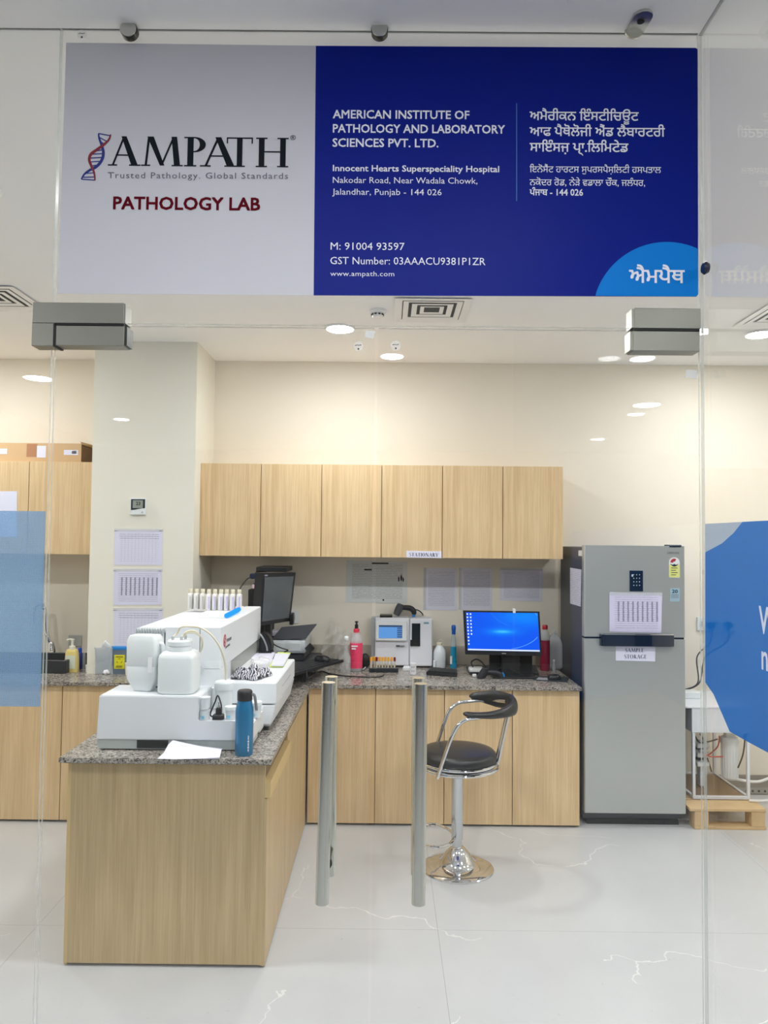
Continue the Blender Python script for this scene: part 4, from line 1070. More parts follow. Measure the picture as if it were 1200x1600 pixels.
for q, m, lab in (
    ([(179.5, 829), (254, 829.5), (253.5, 883), (178.5, 883)], PAPER_T, 'log sheet on pillar just below the thermometer'),
    ([(178, 891.5), (253, 891.5), (252, 945), (177.5, 945.5)], PAPER_C, 'log sheet with dense columns, middle one on the pillar'),
    ([(178, 953), (254, 952.5), (252, 1010), (177.5, 1010)], PAPER_T, 'log sheet on pillar partly behind the analyser, lowest one')):
    o = sheet('log_sheet', q, Yp, m, lab, 'paper', 'log sheets on the pillar')
    sheet('punched_strip', [(q[0][0] - 1, q[0][1] - 3), (q[1][0] + 1, q[1][1] - 3), (q[1][0] + 1, q[1][1] + 1), (q[0][0] - 1, q[0][1] + 1)], Yp - .0018, SLEEVE, '', '', parent=o, thick=.0006)
    for xx in (q[0][0] + 1.8, q[1][0] - 3):
        c = at(xx, q[0][1] + .5, Yp - .003); B(c.x - .008, c.x + .006, c.y - .001, c.y, c.z - .002, c.z + .002).build('staple', GREYD, o)
# thermometer
a, b = at(203.5, 778.5, Yp - .012), at(227.5, 804.5, Yp - .012)
t = thing('wall_thermometer', 'square white digital thermometer with dark face on the pillar', 'thermometer', ((a.x + b.x) / 2, Yp, b.z))
B(a.x, b.x, Yp - .020, Yp, b.z, a.z, .003).build('case', WHITEP, t)
f0, f1 = at(205, 779.8, Yp - .02), at(226.5, 797, Yp - .02)
pts = [(f0.x, f0.z), (f1.x, f0.z), (f1.x, f1.z + .012)] + [(f1.x + (f0.x - f1.x) * k / 8, f1.z + .012 - .012 * (1 - math.cos(PI * k / 8)) / 2) for k in range(1, 9)]
MB().prism([(x, Yp - .0203, z) for x, z in pts], (0, -.0008, 0)).build('face', mat('dark_slate_face', (30, 44, 52), .3), t)
g0, g1 = at(207.5, 781.6, Yp - .022), at(223, 794, Yp - .022)
scn = B(g0.x, g1.x, Yp - .0222, Yp - .021, g1.z, g0.z).build('screen', mat('lcd_grey', (150, 158, 148), .3), t)
lettering('digits', font_loops('23', .02), (g0.x + .022, Yp - .0226, (g0.z + g1.z) / 2 - .006), (g0.x + .05, Yp - .0226, (g0.z + g1.z) / 2 - .006), .022, BLACKINK, scn)
MB().cyl((b.x - .02, Yp - .022, b.z + .016), (b.x - .02, Yp - .019, b.z + .016), .006, 16).build('button', GREYP, t)

# ================================================================ LEFT SINK SIDE
sheet('taped_sheet', [(-22, 768), (27, 767.5), (26.5, 839), (-22, 839)], UF - .001, mat('pale_blue_white_paper', (222, 224, 242), .6), 'blank white sheet taped on wall cabinet behind the blue film edge', 'paper')
# carton on the wall cabinets, open at its right end
ca, cb = at(-130, 696, UF + .03), at(126.5, 717.5, UF + .03)
t = thing('cardboard_carton', 'long flat open cardboard carton lying on top of the left wall cabinets', 'box', ((ca.x + cb.x) / 2, 5.15, UZ1))
z0, z1, y0, y1 = UZ1 + .001, at(126, 693, UF + .03).z, UF + .03, WY - .04; th = .005
mb = MB().box(ca.x, cb.x, y0, y0 + th, z0, z1).box(ca.x, cb.x, y1 - th, y1, z0, z1).box(ca.x, cb.x, y0 + th, y1 - th, z0, z0 + th).box(ca.x, cb.x, y0 + th, y1 - th, z1 - th, z1).box(ca.x, ca.x + th, y0 + th, y1 - th, z0 + th, z1 - th)
mb.build('sleeve', CARD, t)
MB().prism([(cb.x, y0, z1), (cb.x, y1, z1), (cb.x + .025, y1, z1 + .008), (cb.x - .008, y0, z1 + .01)], (0, 0, .003)).build('end_flap', CARD, t)
B(cb.x - .012, cb.x - .006, y0 + .01, y1 - .01, z0 + .008, z1 - .008).build('opening_shade', CARDD, t)  # dark brown sheet paints the shade in the carton's open end
TP = mat('brown_parcel_tape', (188, 138, 104), .25, alpha=.9)
def cf(x0, y0_, x1, y1_, m, nm, d=.001): a = at(x0, y0_, UF + .03); b = at(x1, y1_, UF + .03); return B(a.x, b.x, UF + .03 - d, UF + .0305, b.z, a.z).build(nm, m, t)
cf(42, 693.5, 58, 714, TP, 'tape_strip'); cf(58, 696.5, 71.5, 715, LABW, 'paper_label', .0015)
cf(-4, 701, 11, 709.5, LABW, 'paper_label', .0015); lp = cf(100, 703, 122, 711, LABW, 'paper_label', .0015)
mb = MB()
for k in range(6): a = at(112.5 + k * 1.2, 704.5, UF + .028); b = at(113.1 + k * 1.2, 709, UF + .028); mb.box(a.x, b.x, a.y - .0006, a.y + .001, b.z, a.z)
mb.build('barcode', BLACKINK, lp)
# sink with tap
sxa, sxb = -2.75, at(101, 1045, 4.80).x
SINK = mat('dark_composite_sink', (46, 48, 52), .45)
t = thing('sink', 'dark grey sink basin at the left end of the worktop', 'sink', ((sxa + sxb) / 2, 4.95, CT))
sy0, sy1, sz1 = 4.82, 5.16, CT + .085
mb = MB().box(sxa, sxb, sy0, sy0 + .02, CT + .0005, sz1, .003).box(sxa, sxb, sy1 - .02, sy1, CT + .0005, sz1, .003).box(sxa, sxa + .02, sy0 + .02, sy1 - .02, CT + .0005, sz1, .003).box(sxb - .02, sxb, sy0 + .02, sy1 - .02, CT + .0005, sz1, .003).box(sxa + .02, sxb - .02, sy0 + .02, sy1 - .02, CT + .0005, CT + .01)
mb.build('basin', SINK, t)
MB().cyl((sxa + .25, 4.99, CT + .0102), (sxa + .25, 4.99, CT + .013), .035, 24).build('drain', CHROME, t)
bx, by = at(80, 1020, 5.22).x, 5.22
t = thing('mixer_tap', 'chrome gooseneck tap rising beside the sink', 'tap', (bx, by, CT))
MB().lathe([(0, 0), (.028, 0), (.028, .006), (.022, .012), (.022, .135), (.014, .150), (0, .152)], 28, c=(bx, by, CT)).build('body', CHROME, t)
za = at(60, 944, by).z
xt = at(71, 960, by).x; xe = at(55, 960, by).x
gn = [(bx, by, CT + .13), (xt + .012, by, CT + .22), (xt, by, za - .06), (xt - .012, by - .01, za - .016), ((xt + xe) / 2, by - .015, za), (xe + .008, by - .02, za - .02), (xe, by - .02, za - .06), (xe, by - .02, at(55, 972, by).z)]
MB().tube(gn, .0135, 14, 8).build('spout', CHROME, t)
mb = MB().tube([(bx + .005, by - .02, CT + .075), (bx + .035, by - .03, CT + .082)], .014, 14); mb.tube([(bx + .034, by - .03, CT + .075), (bx + .038, by - .03, CT + .11), (bx + .026, by - .03, CT + .15)], lambda u: (.009 * (1 - .4 * u), .009 * (1 - .4 * u)), 12, 5)
mb.build('lever', CHROME, t)
def bottle(name, lab, px, pb, H_, prof, m, cat='bottle', parts=(), zb=CT, seg=28, pos=None, grp=None):
    """prof: list of (r, z) for the body; parts: (name, prof, material)"""
    c = pos or atz(px, pb, zb); t = thing(name, lab, cat, (c.x, c.y, zb), grp)
    MB().lathe(prof, seg, c=(c.x, c.y, zb)).build('body', m, t, ang=50)
    for nm, pf_, mm in parts: MB().lathe(pf_, seg, c=(c.x, c.y, zb)).build(nm, mm, t, ang=50)
    return t, c
# soap pump: flat flask
c = atz(112, 1049.5); YEL = mat('yellow_liquid_soap', (226, 206, 130), .3)
t = thing('soap_dispenser', 'yellow liquid soap bottle with white pump beside the sink', 'soap bottle', c)
MB().superlathe([(.96, 0), (1, .006), (.95, .08), (.88, .125), (.78, .145), (.4, .152)], .047, .024, 3.2, c=c).build('body', YEL, t, ang=50)
MB().superlathe([(1, 0), (1, .085)], .032, .001, 6, c=(c.x, c.y - .0245, c.z + .025), M=None).build('label', mat('pale_label', (222, 228, 208), .5), t)
MB().lathe([(.020, .148), (.020, .168), (.009, .172), (.008, .205), (.012, .207), (.012, .215), (0, .216)], 20, c=c).build('pump', mat('pump_white', (232, 230, 214), .4), t)
MB().tube([(c.x - .001, c.y, c.z + .212), (c.x - .02, c.y, c.z + .213), (c.x - .036, c.y, c.z + .207)], .0055, 10).build('nozzle', mat('pump_white', (232, 230, 214), .4), t)
BLD = mat('deep_blue_plastic', (22, 44, 130), .3)
bottle('blue_bottle', 'small deep blue bottle behind the yellow soap', 124, 1045, 0, [(0, 0), (.021, 0), (.022, .006), (.022, .095), (.015, .108)], BLD, parts=(('cap', [(.015, .108), (.014, .135), (.009, .142), (0, .143)], mat('cap_blue', (24, 70, 190), .3)),))
bottle('clear_bottle', 'slim clear bottle just right of the deep blue bottle', 131, 1045, 0, [(0, 0), (.012, 0), (.0125, .09), (.007, .10)], CLEARP, parts=(('cap', [(.008, .10), (.008, .115), (0, .115)], CLEARP),))
bottle('small_jar', 'tiny white jar with lid between soap and clear tub', 139, 1049.5, 0, [(0, 0), (.021, 0), (.021, .028), (.018, .032)], WHITEP, cat='jar', parts=(('lid', [(.023, .032), (.023, .046), (0, .046)], WHITEP),))
a, b = at(108, 992, WY), at(128, 1010, WY)
t = thing('wall_socket', 'grey switch plate on wall behind the yellow soap', 'socket', ((a.x + b.x) / 2, WY, b.z))
B(a.x, b.x, WY - .012, WY - .0005, b.z, a.z, .003).build('face_plate', mat('grey_switch_plate', (186, 188, 186), .45), t); B(a.x + .03, a.x + .05, WY - .016, WY - .011, b.z + .025, a.z - .025, .001).build('switch', GREYP, t)
# clear tub with a knotted bag, blue-lidded sharps bin
c = atz(160, 1054); c = Vector((c.x, c.y + .035, CT))
t = thing('plastic_tub', 'clear square tub holding a knotted white bag', 'tub', c)
FROST = mat('frosted_tub', (206, 216, 226), .25, alpha=.42)
mb = MB(); hx, hy = .058, .033; hh = .165
mb.superlathe([(.88, 0), (.9, .004), (1, hh), (1.05, hh + .002), (1.05, hh + .008), (.97, hh + .008), (.86, .008)], hx, hy, 7, 44, c=c); mb.build('tub', FROST, t, ang=50)
BAGW = mat('white_thin_bag', (232, 236, 240), .35, alpha=.75, bump=.8, bscale=40)
random.seed(3)
def lump(c, rx, ry, rz, n=24, m=14, amp=.12, f=3.0, seedv=0):
    mb = MB(); rr = []
    for j in range(m + 1):
        th = PI * j / m; ring = []
        for i in range(n):
            ph = 2 * PI * i / n
            k = 1 + amp * (math.sin(f * ph + seedv + 2 * th) + .6 * math.sin(f * 1.7 * ph - 3 * th + seedv * 2) + .4 * math.cos(5 * th + f * 2.3 * ph))
            ring.append(mb.bm.verts.new((c[0] + rx * k * math.sin(th) * math.cos(ph), c[1] + ry * k * math.sin(th) * math.sin(ph), c[2] - rz * k * math.cos(th))))
        rr.append(ring)
    for a, b in zip(rr, rr[1:]):
        for i in range(n): mb.bm.faces.new((a[i], a[(i + 1) % n], b[(i + 1) % n], b[i]))
    mb.bm.faces.new(rr[0][::-1]); mb.bm.faces.new(rr[-1]); return mb
b1 = lump((c.x, c.y, c.z + .085), .046, .024, .075, amp=.05, f=4, seedv=1)
b1.build('bag', BAGW, t, ang=80)
mb = lump((c.x + .008, c.y, c.z + .185), .038, .018, .032, amp=.14, f=3, seedv=2); mb.tube([(c.x - .01, c.y, c.z + .19), (c.x - .012, c.y, c.z + .225), (c.x + .008, c.y, c.z + .24), (c.x + .025, c.y, c.z + .22), (c.x + .015, c.y, c.z + .195)], .006, 10, 6)
mb.build('bag_knot', BAGW, t, ang=80)
c = atz(185, 1053.5); c = Vector((c.x + .004, c.y + .035, CT))
t = thing('sharps_container', 'grey sharps bin with bright blue lid and yellow label', 'bin', c)
MB().superlathe([(.9, 0), (.92, .005), (1, .155), (1, .16)], .055, .034, 6, 40, c=c).build('bin', mat('smoky_bin', (112, 128, 148), .3, alpha=.85), t, ang=50)
MB().superlathe([(1.06, .158), (1.08, .165), (1.06, .178), (.7, .188), (.5, .19)], .055, .034, 6, 40, c=c).build('lid', BLUECAP, t, ang=50)
lab_ = B(c.x - .034, c.x + .034, c.y - .0345, c.y - .0325, c.z + .035, c.z + .125).build('label', mat('hazard_yellow', (226, 218, 30), .5), t)
mb = MB()
for k in range(3):
    a0 = math.radians(90 + 120 * k); mb.prism([(c.x + .012 * math.cos(q) + .007 * math.cos(a0), c.y - .0348, c.z + .085 + .012 * math.sin(q) * .8 + .007 * math.sin(a0)) for q in [a0 + math.radians(w_) for w_ in (-50, -20, 20, 50)]], (0, -.0006, 0))
mb.box(c.x - .024, c.x + .024, c.y - .0354, c.y - .0345, c.z + .11, c.z + .114).box(c.x - .02, c.x + .02, c.y - .0354, c.y - .0345, c.z + .05, c.z + .054).box(c.x - .024, c.x + .018, c.y - .0354, c.y - .0345, c.z + .043, c.z + .046)
mb.build('print', BLACKINK, lab_)
tag(lump((*atz(166, 1054)[:2], CT + .014), .018, .012, .014, amp=.2, f=3).build('tissue', mat('white_tissue', (238, 238, 240), .8), ang=80), 'crumpled scrap of white tissue in front of the clear tub', 'tissue')
bottle('small_jar', 'little cream cup half hidden by the tall white can', 200, 1054.5, 0, [(0, 0), (.016, 0), (.02, .05), (.02, .07)], CREAM, cat='jar', parts=(('lid', [(.021, .07), (.021, .078), (0, .078)], CREAM),))

# ================================================================ THE LARGE ANALYSER
YF, YB = 3.10, 3.33                            # front tray
def Xp(x, y, Y): return at(x, y, Y).x
def Zp(x, y, Y): return at(x, y, Y).z
t = thing('chemistry_analyser', 'large white bench-top chemistry analyser filling the peninsula top', 'analyser', (-.85, 3.7, CT))
x0, x1, xm = Xp(150.5, 1140, YF), Xp(396, 1150, YF), Xp(306, 1110, YF)
zb, zt, zs = CT + .045, Zp(230, 1087.5, YF), Zp(350, 1128, YF)
# front tray as an L-shaped block with two wells
mb = MB().prism([(x0, YF, zb), (x1 - .004, YF, zb), (x1, YF, zs), (xm + .006, YF, zs), (xm + .014, YF, zt), (x0 + .008, YF, zt)], (0, YB - YF, 0), bev=.004)
ft = mb.build('front_tray', WHITEA, t, ang=30)
WELL = mat('well_shadow_plastic', (196, 204, 206), .5)
mb = MB().box(x0 + .004, x1 - .02, YF + .010, YB - .01, CT + .006, zb); mb.build('plinth', mat('grey_white_plinth', (198, 206, 204), .45), t)
B(Xp(213, 1160, YF), Xp(262, 1160, YF), YF + .006, YF + .02, CT + .010, zb - .002).build('cable_slot', mat('dark_slot', (24, 30, 30), .5), t)
for i, (xx, yy) in enumerate(((x0 + .03, YF + .03), (x1 - .05, YF + .03))): MB().cyl((xx, yy, CT + .0005), (xx, yy, CT + .008), .012, 14).build('foot', BLACKP, t)
# main upper body
BF, BB = 3.345, 4.40
bx0, bx1 = Xp(209.5, 1000, BF), Xp(345.5, 1000, BF)
bz1, bz0 = Zp(320, 979.5, BF), Zp(345, 1046, BF)
xj, xk = Xp(258, 1000, BF), Xp(312, 1000, BF)
zbm = CT + .17
mb = MB().box(bx0, xj - .008, BF + .006, BB, zbm, bz1 - .012, .004); mb.box(xj - .016, xj - .006, BF + .003, BF + .05, zbm, bz1 - .03)
mb.build('left_module', WHITEA, t)
mb = MB()
n = 11
for k in range(n): xx = bx0 + .006 + (xj - bx0 - .02) * k / (n - 1); mb.box(xx, xx + .005, BF - .002, BB - .01 if False else BF + .05, bz1 - .036, bz1 - .010, .001)
mb.box(bx0, xj - .008, BF - .001, BF + .002, bz1 - .041, bz1 - .036); mb.build('vent_ribs', GREYP, t)
B(xj - .006, xj - .001, BF + .008, BF + .02, zbm, bz1 - .03).build('seam', GREYD, t)
mb = MB().box(xj, xk - .0015, BF, BB, zbm, bz1, .004).box(xk + .0015, bx1, BF, BB, bz0 - .0, bz1, .004)
mb.build('hood', WHITEA, t)
B(xk + .001, bx1 - .0, BF + .0015, BF + .22, zbm, bz0 + .001, .001).build('lower_housing', WHITEA, t)
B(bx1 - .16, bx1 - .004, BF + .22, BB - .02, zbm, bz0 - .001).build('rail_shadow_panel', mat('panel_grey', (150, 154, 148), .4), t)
MB().cyl((Xp(311, 1047, BF), BF - .001, Zp(311, 1047, BF)), (Xp(311, 1047, BF), BF + .001, Zp(311, 1047, BF)), .022, 30).build('round_port', mat('port_grey', (208, 214, 214), .4), t)
# right module in two storeys
RF, RB = 3.43, 4.12
rx1 = Xp(431.5, 1085, RF); rx0 = bx1 - .16
rz1, rzm = Zp(432, 1067, RF), Zp(432, 1101, RF)
B(bx0 + .02, rx1 - .03, RF + .02, RB, CT + .02, rzm - .01).build('chassis', WHITEA, t)
mb = MB().box(rx0, rx1, RF, RB, rzm + .002, rz1, .005); mb.build('sample_drawer_top', WHITEA, t)
mb = MB().prism([(rx1 - .001, RF, rzm - .003), (rx0, RF, rzm - .003), (rx0, RF, CT + .03), (rx1 - .022, RF, CT + .03)], (0, RB - RF, 0), bev=.004); mb.build('sample_drawer_base', WHITEA, t)
mb = MB().box(rx0, xm + .02, YB, RF + .03, CT + .02, zt - .01, .003); mb.box(xm + .02, x1 - .012, YB, RF, CT + .02, zs - .004, .003); mb.build('bridge', WHITEA, t)
B(rx1 - .001, rx1 + .001, RF + .20, RF + .5, rz1 - .055, rz1 - .05).build('latch_line', GREYP, t)
for (xx, yy) in ((rx1 - .05, RF + .04), (rx1 - .05, RB - .05)): MB().cyl((xx, yy, CT + .0005), (xx, yy, CT + .03), .013, 14).build('foot', BLACKP, t)
# blue light bar on the hood
BLU = lit('blue_status_glow', (0.02, 0.24, 1.0, 1), 0.75)
a, b = atz(354, 963, bz1 + .01), atz(373, 953, bz1 + .01)
MB().tube([(a.x, a.y, bz1 + .013), (b.x, b.y, bz1 + .013)], .0125, 14).build('status_light', BLU, t)
B(Xp(312, 968, 3.75), bx1 - .06, 3.72, 4.05, bz1 + .0002, bz1 + .003, .001).build('hood_panel', WHITEP, t)
# maker's mark on the right face, seen steeply: red disc and two short lines of print
lx = bx1 + .0006
c = atx(351.3, 1001, lx); ry = abs(atx(353.3, 1001, lx).y - atx(349.3, 1001, lx).y) / 2; rz_ = (atx(351.3, 991, lx).z - atx(351.3, 1011, lx).z) / 2
MB().prism([(lx, c.y + ry * math.cos(q), c.z + rz_ * math.sin(q)) for q in [2 * PI * i / 28 for i in range(28)]], (.0005, 0, 0)).build('emblem_disc', mat('emblem_red', (196, 60, 84), .5), t)
S_ = serif_loops('S', T=.3)
lettering('emblem_letter', S_, (lx + .0012, c.y - ry * .45, c.z - rz_ * .6), (lx + .0012, c.y + ry * .45, c.z - rz_ * .6), rz_ * 1.2, WHITEP, t, fcap=1.0)
mb = MB()
for (xa_, xb_, ya_, h_) in ((354.6, 356.4, 1003, 4.5), (356.9, 358.6, 1002, 4.5), (359.2, 361.4, 1000.5, 4.5), (352.4, 354.8, 1013.5, 3.2), (355.3, 359.2, 1011, 3.2)):
    q = [atx(xa_, ya_, lx + .0008), atx(xb_, ya_ - (xb_ - xa_) * .7, lx + .0008)]
    mb.prism([(lx + .0006, q[0].y, q[0].z), (lx + .0006, q[1].y, q[0].z), (lx + .0006, q[1].y, q[0].z + h_ / 330), (lx + .0006, q[0].y, q[0].z + h_ / 330)], (.0004, 0, 0))
mb.build('emblem_print', GREYINK, t)

# white can lying against the body and the square flask in the wells
def flask(name, lab, xpx0, xpx1, yb_, ytop, Y, hy, prof, m, n=5, rz=0, zb_=None, par=None):
    xa, xb_ = Xp(xpx0, yb_, Y), Xp(xpx1, yb_, Y); zb2 = zt + .0008 if zb_ is None else zb_
    Ht = Zp((xpx0 + xpx1) / 2, ytop, Y) - zb2
    t = thing(name, lab, 'canister', ((xa + xb_) / 2, Y, zb2))
    M = Matrix.Translation(((xa + xb_) / 2, Y, zb2)) @ Matrix.Rotation(rz, 4, 'Z')
    MB().superlathe([(k, z * Ht) for k, z in prof], (xb_ - xa) / 2, hy, n, 48, M=M).build('body', m, t, ang=50)
    return t, M, Ht
t, M, Ht = flask('reagent_canister', 'tall translucent white canister with tapered foot at left of tray', 200.5, 250, 1080, 992, 3.215, .047, [(.52, 0), (.58, .012), (.94, .22), (.97, .27), (.98, .44), (.955, .452), (.98, .465), (1, .90), (.90, .97), (.84, 1)], NATURAL, 7, math.radians(-8))
MB().box(.04, .058, -.054, -.05, .085, .15, M=M).build('label', mat('pale_sticker', (240, 240, 240), .5), t)
mb = MB().tube([(.066, 0, .20), (.082, 0, .19), (.084, 0, .08), (.066, 0, .05)], .009, 12, 6, M=M); mb.build('grip', NATURAL, t)
t, M, Ht = flask('reagent_canister', 'square-shouldered translucent white canister with screw lid and tubes', 250.5, 309, 1081, 1018, 3.195, .072, [(.90, 0), (.98, .03), (1, .10), (1, .86), (.95, .95), (.84, 1.0), (.74, 1.03)], NATURAL, 5, 0)
hz = Ht
MB().lathe([(.048, hz + .004), (.052, hz + .01), (.052, hz + .022), (.048, hz + .024), (.048, hz + .026), (.053, hz + .030), (.053, hz + .046), (.049, hz + .052), (0, hz + .053)], 44, M=M).build('lid', WHITEP, t, ang=30)
mb = MB()
for x_, y_ in ((-.026, -.02), (.012, -.022), (.020, .01)): mb.cyl(M @ Vector((x_, y_, hz + .052)), M @ Vector((x_, y_, hz + .068)), .006, 12)
mb.build('tube_ports', GREYP, t)
TB = mat('pale_yellow_tubing', (228, 220, 196), .35)
PP = lambda x, y, Y: tuple(at(x, y, Y))
top = M @ Vector((-.026, -.02, hz + .062))
MB().tube([tuple(top), PP(277, 989, 3.18), PP(283, 980, 3.17), PP(296, 979, 3.17), PP(313, 981, 3.17), PP(330, 992, 3.18), PP(343, 1010, 3.20), PP(350, 1030, 3.22), PP(352.5, 1048, 3.25), PP(352.5, 1062, 3.28)], .0042, 10, 8).build('long_tube', TB, t)
for dx, dz in ((0, 0), (.008, -.006)):
    a_ = M @ Vector((.012, -.022 + dx, hz + .062))
    MB().tube([tuple(a_), PP(287, 992 + dx * 300, 3.18), PP(293, 986.5 + dx * 300, 3.19), PP(305, 986.5 + dx * 300, 3.20), PP(314 + dx * 100, 996, 3.22), PP(315.5 + dx * 100, 1010, 3.26), PP(310, 1022, 3.33)], .0040, 10, 8).build('short_tube', TB, t)
tag(MB().tube([PP(232, 1073, 3.29), PP(238, 1072, 3.27), PP(244, 1073.5, 3.25), PP(249, 1071, 3.28)], .004, 8, 6).build('blue_clip', BLD), 'short dark blue tube between the two white canisters', 'tube')
# jar with tube, behind the step
zst = rz1
c = Vector((Xp(350.5, 1090, 3.30), 3.292, zs))
t = thing('waste_jar', 'narrow clear white jar with big screw lid, fed by pale tube', 'jar', c)
jh = Zp(350, 1077, 3.29) - zs
MB().lathe([(0, .001), (.034, .001), (.036, .006), (.037, jh * .5), (.037, jh - .012), (.036, jh)], 36, c=c).build('body', NATURAL2, t, ang=50)
MB().lathe([(.040, jh), (.042, jh + .004), (.042, jh + .030), (.038, jh + .036), (0, jh + .037)], 36, c=c).build('lid', WHITEP, t, ang=30)
# little cups standing on the step
CUP = mat('pale_cup_plastic', (230, 234, 236), .3, alpha=.8); LBL = mat('cyan_print', (120, 190, 216), .5)
def cup(px, y, r, hh, lab, stacked=False, lidded=True):
    Y_ = YF + .045 if y is None else y
    c = Vector((Xp(px, 1122, Y_), Y_, zs)); t = thing('sample_cup', lab, 'cup', c)
    MB().lathe([(0, .0006), (r * .9, .0006), (r, hh - .006)], 28, c=c).build('body', CUP, t, ang=50)
    MB().lathe([(r * .92, .006), (r * .95, .018)], 28, c=(c.x, c.y, c.z)).build('print_band', LBL, t, ang=50) if False else None
    B(c.x - r * .5, c.x + r * .1, c.y - r - .0012, c.y - r * .80, zs + .008, zs + .020).build('print', LBL, t)
    if lidded: MB().lathe([(r * 1.08, hh - .008), (r * 1.1, hh), (r * 1.05, hh + .006), (0, hh + .006)], 28, c=c).build('lid', WHITEP, t, ang=40)
    if stacked: MB().lathe([(r * .98, hh + .006), (r * 1.0, hh * 1.95), (r * 1.06, hh * 1.97), (r * 1.06, hh * 2.12), (0, hh * 2.12)], 28, c=c).build('upper_cup', CUP, t, ang=40)
cup(320, YF + .035, .0215, .045, 'clear cup with another on top, beside the black connector', True, False)
cup(360.5, YF + .05, .023, .048, 'short white-lidded cup tucked behind the blue flask neck')
cup(399, YF + .09, .026, .060, 'white-lidded cup right behind the blue flask strap')
c = Vector((Xp(341, 1120, YF + .04), YF + .045, zs))
t = thing('cable_connector', 'black cable connector standing between the little cups', 'connector', c)
mb = MB().superlathe([(1, .001), (1, .018), (.8, .022)], .024, .02, 5, 28, c=c); mb.superlathe([(1, .02), (1, .046), (.6, .05)], .013, .012, 5, 24, c=(c.x + .002, c.y, c.z)); mb.build('housing', BLACKP, t, ang=50)
MB().lathe([(.006, .048), (.006, .058), (.003, .060), (.003, .072), (0, .072)], 16, c=c).build('metal_pin', CHROME, t)
MB().tube([(c.x - .02, c.y, c.z + .008), (c.x - .036, c.y + .005, c.z + .02), (c.x - .018, c.y + .01, c.z + .07), (c.x - .006, c.y + .005, c.z + .098), (c.x + .008, c.y, c.z + .07), (c.x + .012, c.y, c.z + .048)], .0032, 8, 8).build('cable', BLACKP, t)
# blue steel flask
c = atz(378.5, 1182.5); c = Vector((c.x, c.y + .034, CT)); BLF = mat('petrol_blue_lacquer', (20, 118, 168), .3, .35, coat=.3)
t = thing('drinking_flask', 'petrol blue steel flask with black cap standing on the granite', 'flask', c)
fh = Zp(380, 1094, c.y) - CT; fr_ = (Xp(393.5, 1140, c.y) - Xp(365.5, 1140, c.y)) / 2
MB().lathe([(0, .0005), (fr_ * .94, .0005), (fr_, .006), (fr_, fh - .045), (fr_ * .97, fh - .03), (fr_ * .85, fh - .014), (fr_ * .80, fh)], 44, c=c).build('body', BLF, t, ang=60)
MB().lathe([(fr_ * .78, fh - .001), (fr_ * .84, fh + .002), (fr_ * .84, fh + .036), (fr_ * .72, fh + .042), (0, fh + .043)], 40, c=c).build('cap', BLACKP, t, ang=40)
MB().tube([(c.x + fr_ * .6, c.y - .004, c.z + fh + .026), (c.x + fr_ + .003, c.y - .006, c.z + fh + .022), (c.x + fr_ + .010, c.y - .006, c.z + fh - .012), (c.x + fr_ + .014, c.y - .006, c.z + fh - .04)], lambda u: (.0035, .006), 10, 6).build('strap', mat('grey_strap', (128, 130, 132), .5), t)
mb = MB()
for k, (z_, h_, w_) in enumerate(((.020, .010, .004), (.033, .007, .006), (.043, .012, .004), (.058, .006, .006), (.068, .016, .003))):
    a_ = math.radians(-52); mb.box(-.0003, .0006, -w_ / 2, w_ / 2, z_, z_ + h_, M=Matrix.Translation((c.x + fr_ * math.cos(a_), c.y + fr_ * math.sin(a_), CT)) @ Matrix.Rotation(a_, 4, 'Z'))
mb.build('print', WHITEP, t)
# folded paper in front of the analyser
random.seed(5)
mb = MB(); A = [atz(246, 1186), atz(257, 1180, CT + .02), atz(270, 1158, CT + .030)]; 
G = [[PP(246, 1186.5, 2.99), PP(275, 1187, 2.985), PP(305, 1185.5, 2.985), PP(343, 1183.5, 2.995)],
     [PP(256, 1176, 3.02), PP(278, 1173, 3.02), PP(305, 1175.5, 3.02), PP(345, 1177, 3.02)],
     [PP(263, 1163, 3.045), PP(285, 1161, 3.05), PP(312, 1167, 3.05), PP(346, 1171.5, 3.045)],
     [PP(270, 1156.5, 3.075), PP(290, 1161, 3.08), PP(315, 1166, 3.08), PP(348, 1170, 3.075)]]
V = [[mb.bm.verts.new((p[0], p[1], max(p[2], CT + .0015))) for p in r] for r in G]
for i in range(3):
    for j in range(3): mb.bm.faces.new((V[i][j], V[i][j + 1], V[i + 1][j + 1], V[i + 1][j]))
V2 = [mb.bm.verts.new((p[0], p[1], CT + .001)) for p in (G[0][0], G[0][3], PP(344, 1178, 3.05), PP(268, 1178, 3.06))]
mb.bm.faces.new(V2[::-1])
mb.bm.faces.new((V[0][0], V2[0], V2[1], V[0][3], V[0][2], V[0][1]))
o = mb.build('folded_paper', PAPER_B, ang=25); tag(o, 'folded white sheet of paper lying in front of the analyser', 'paper')

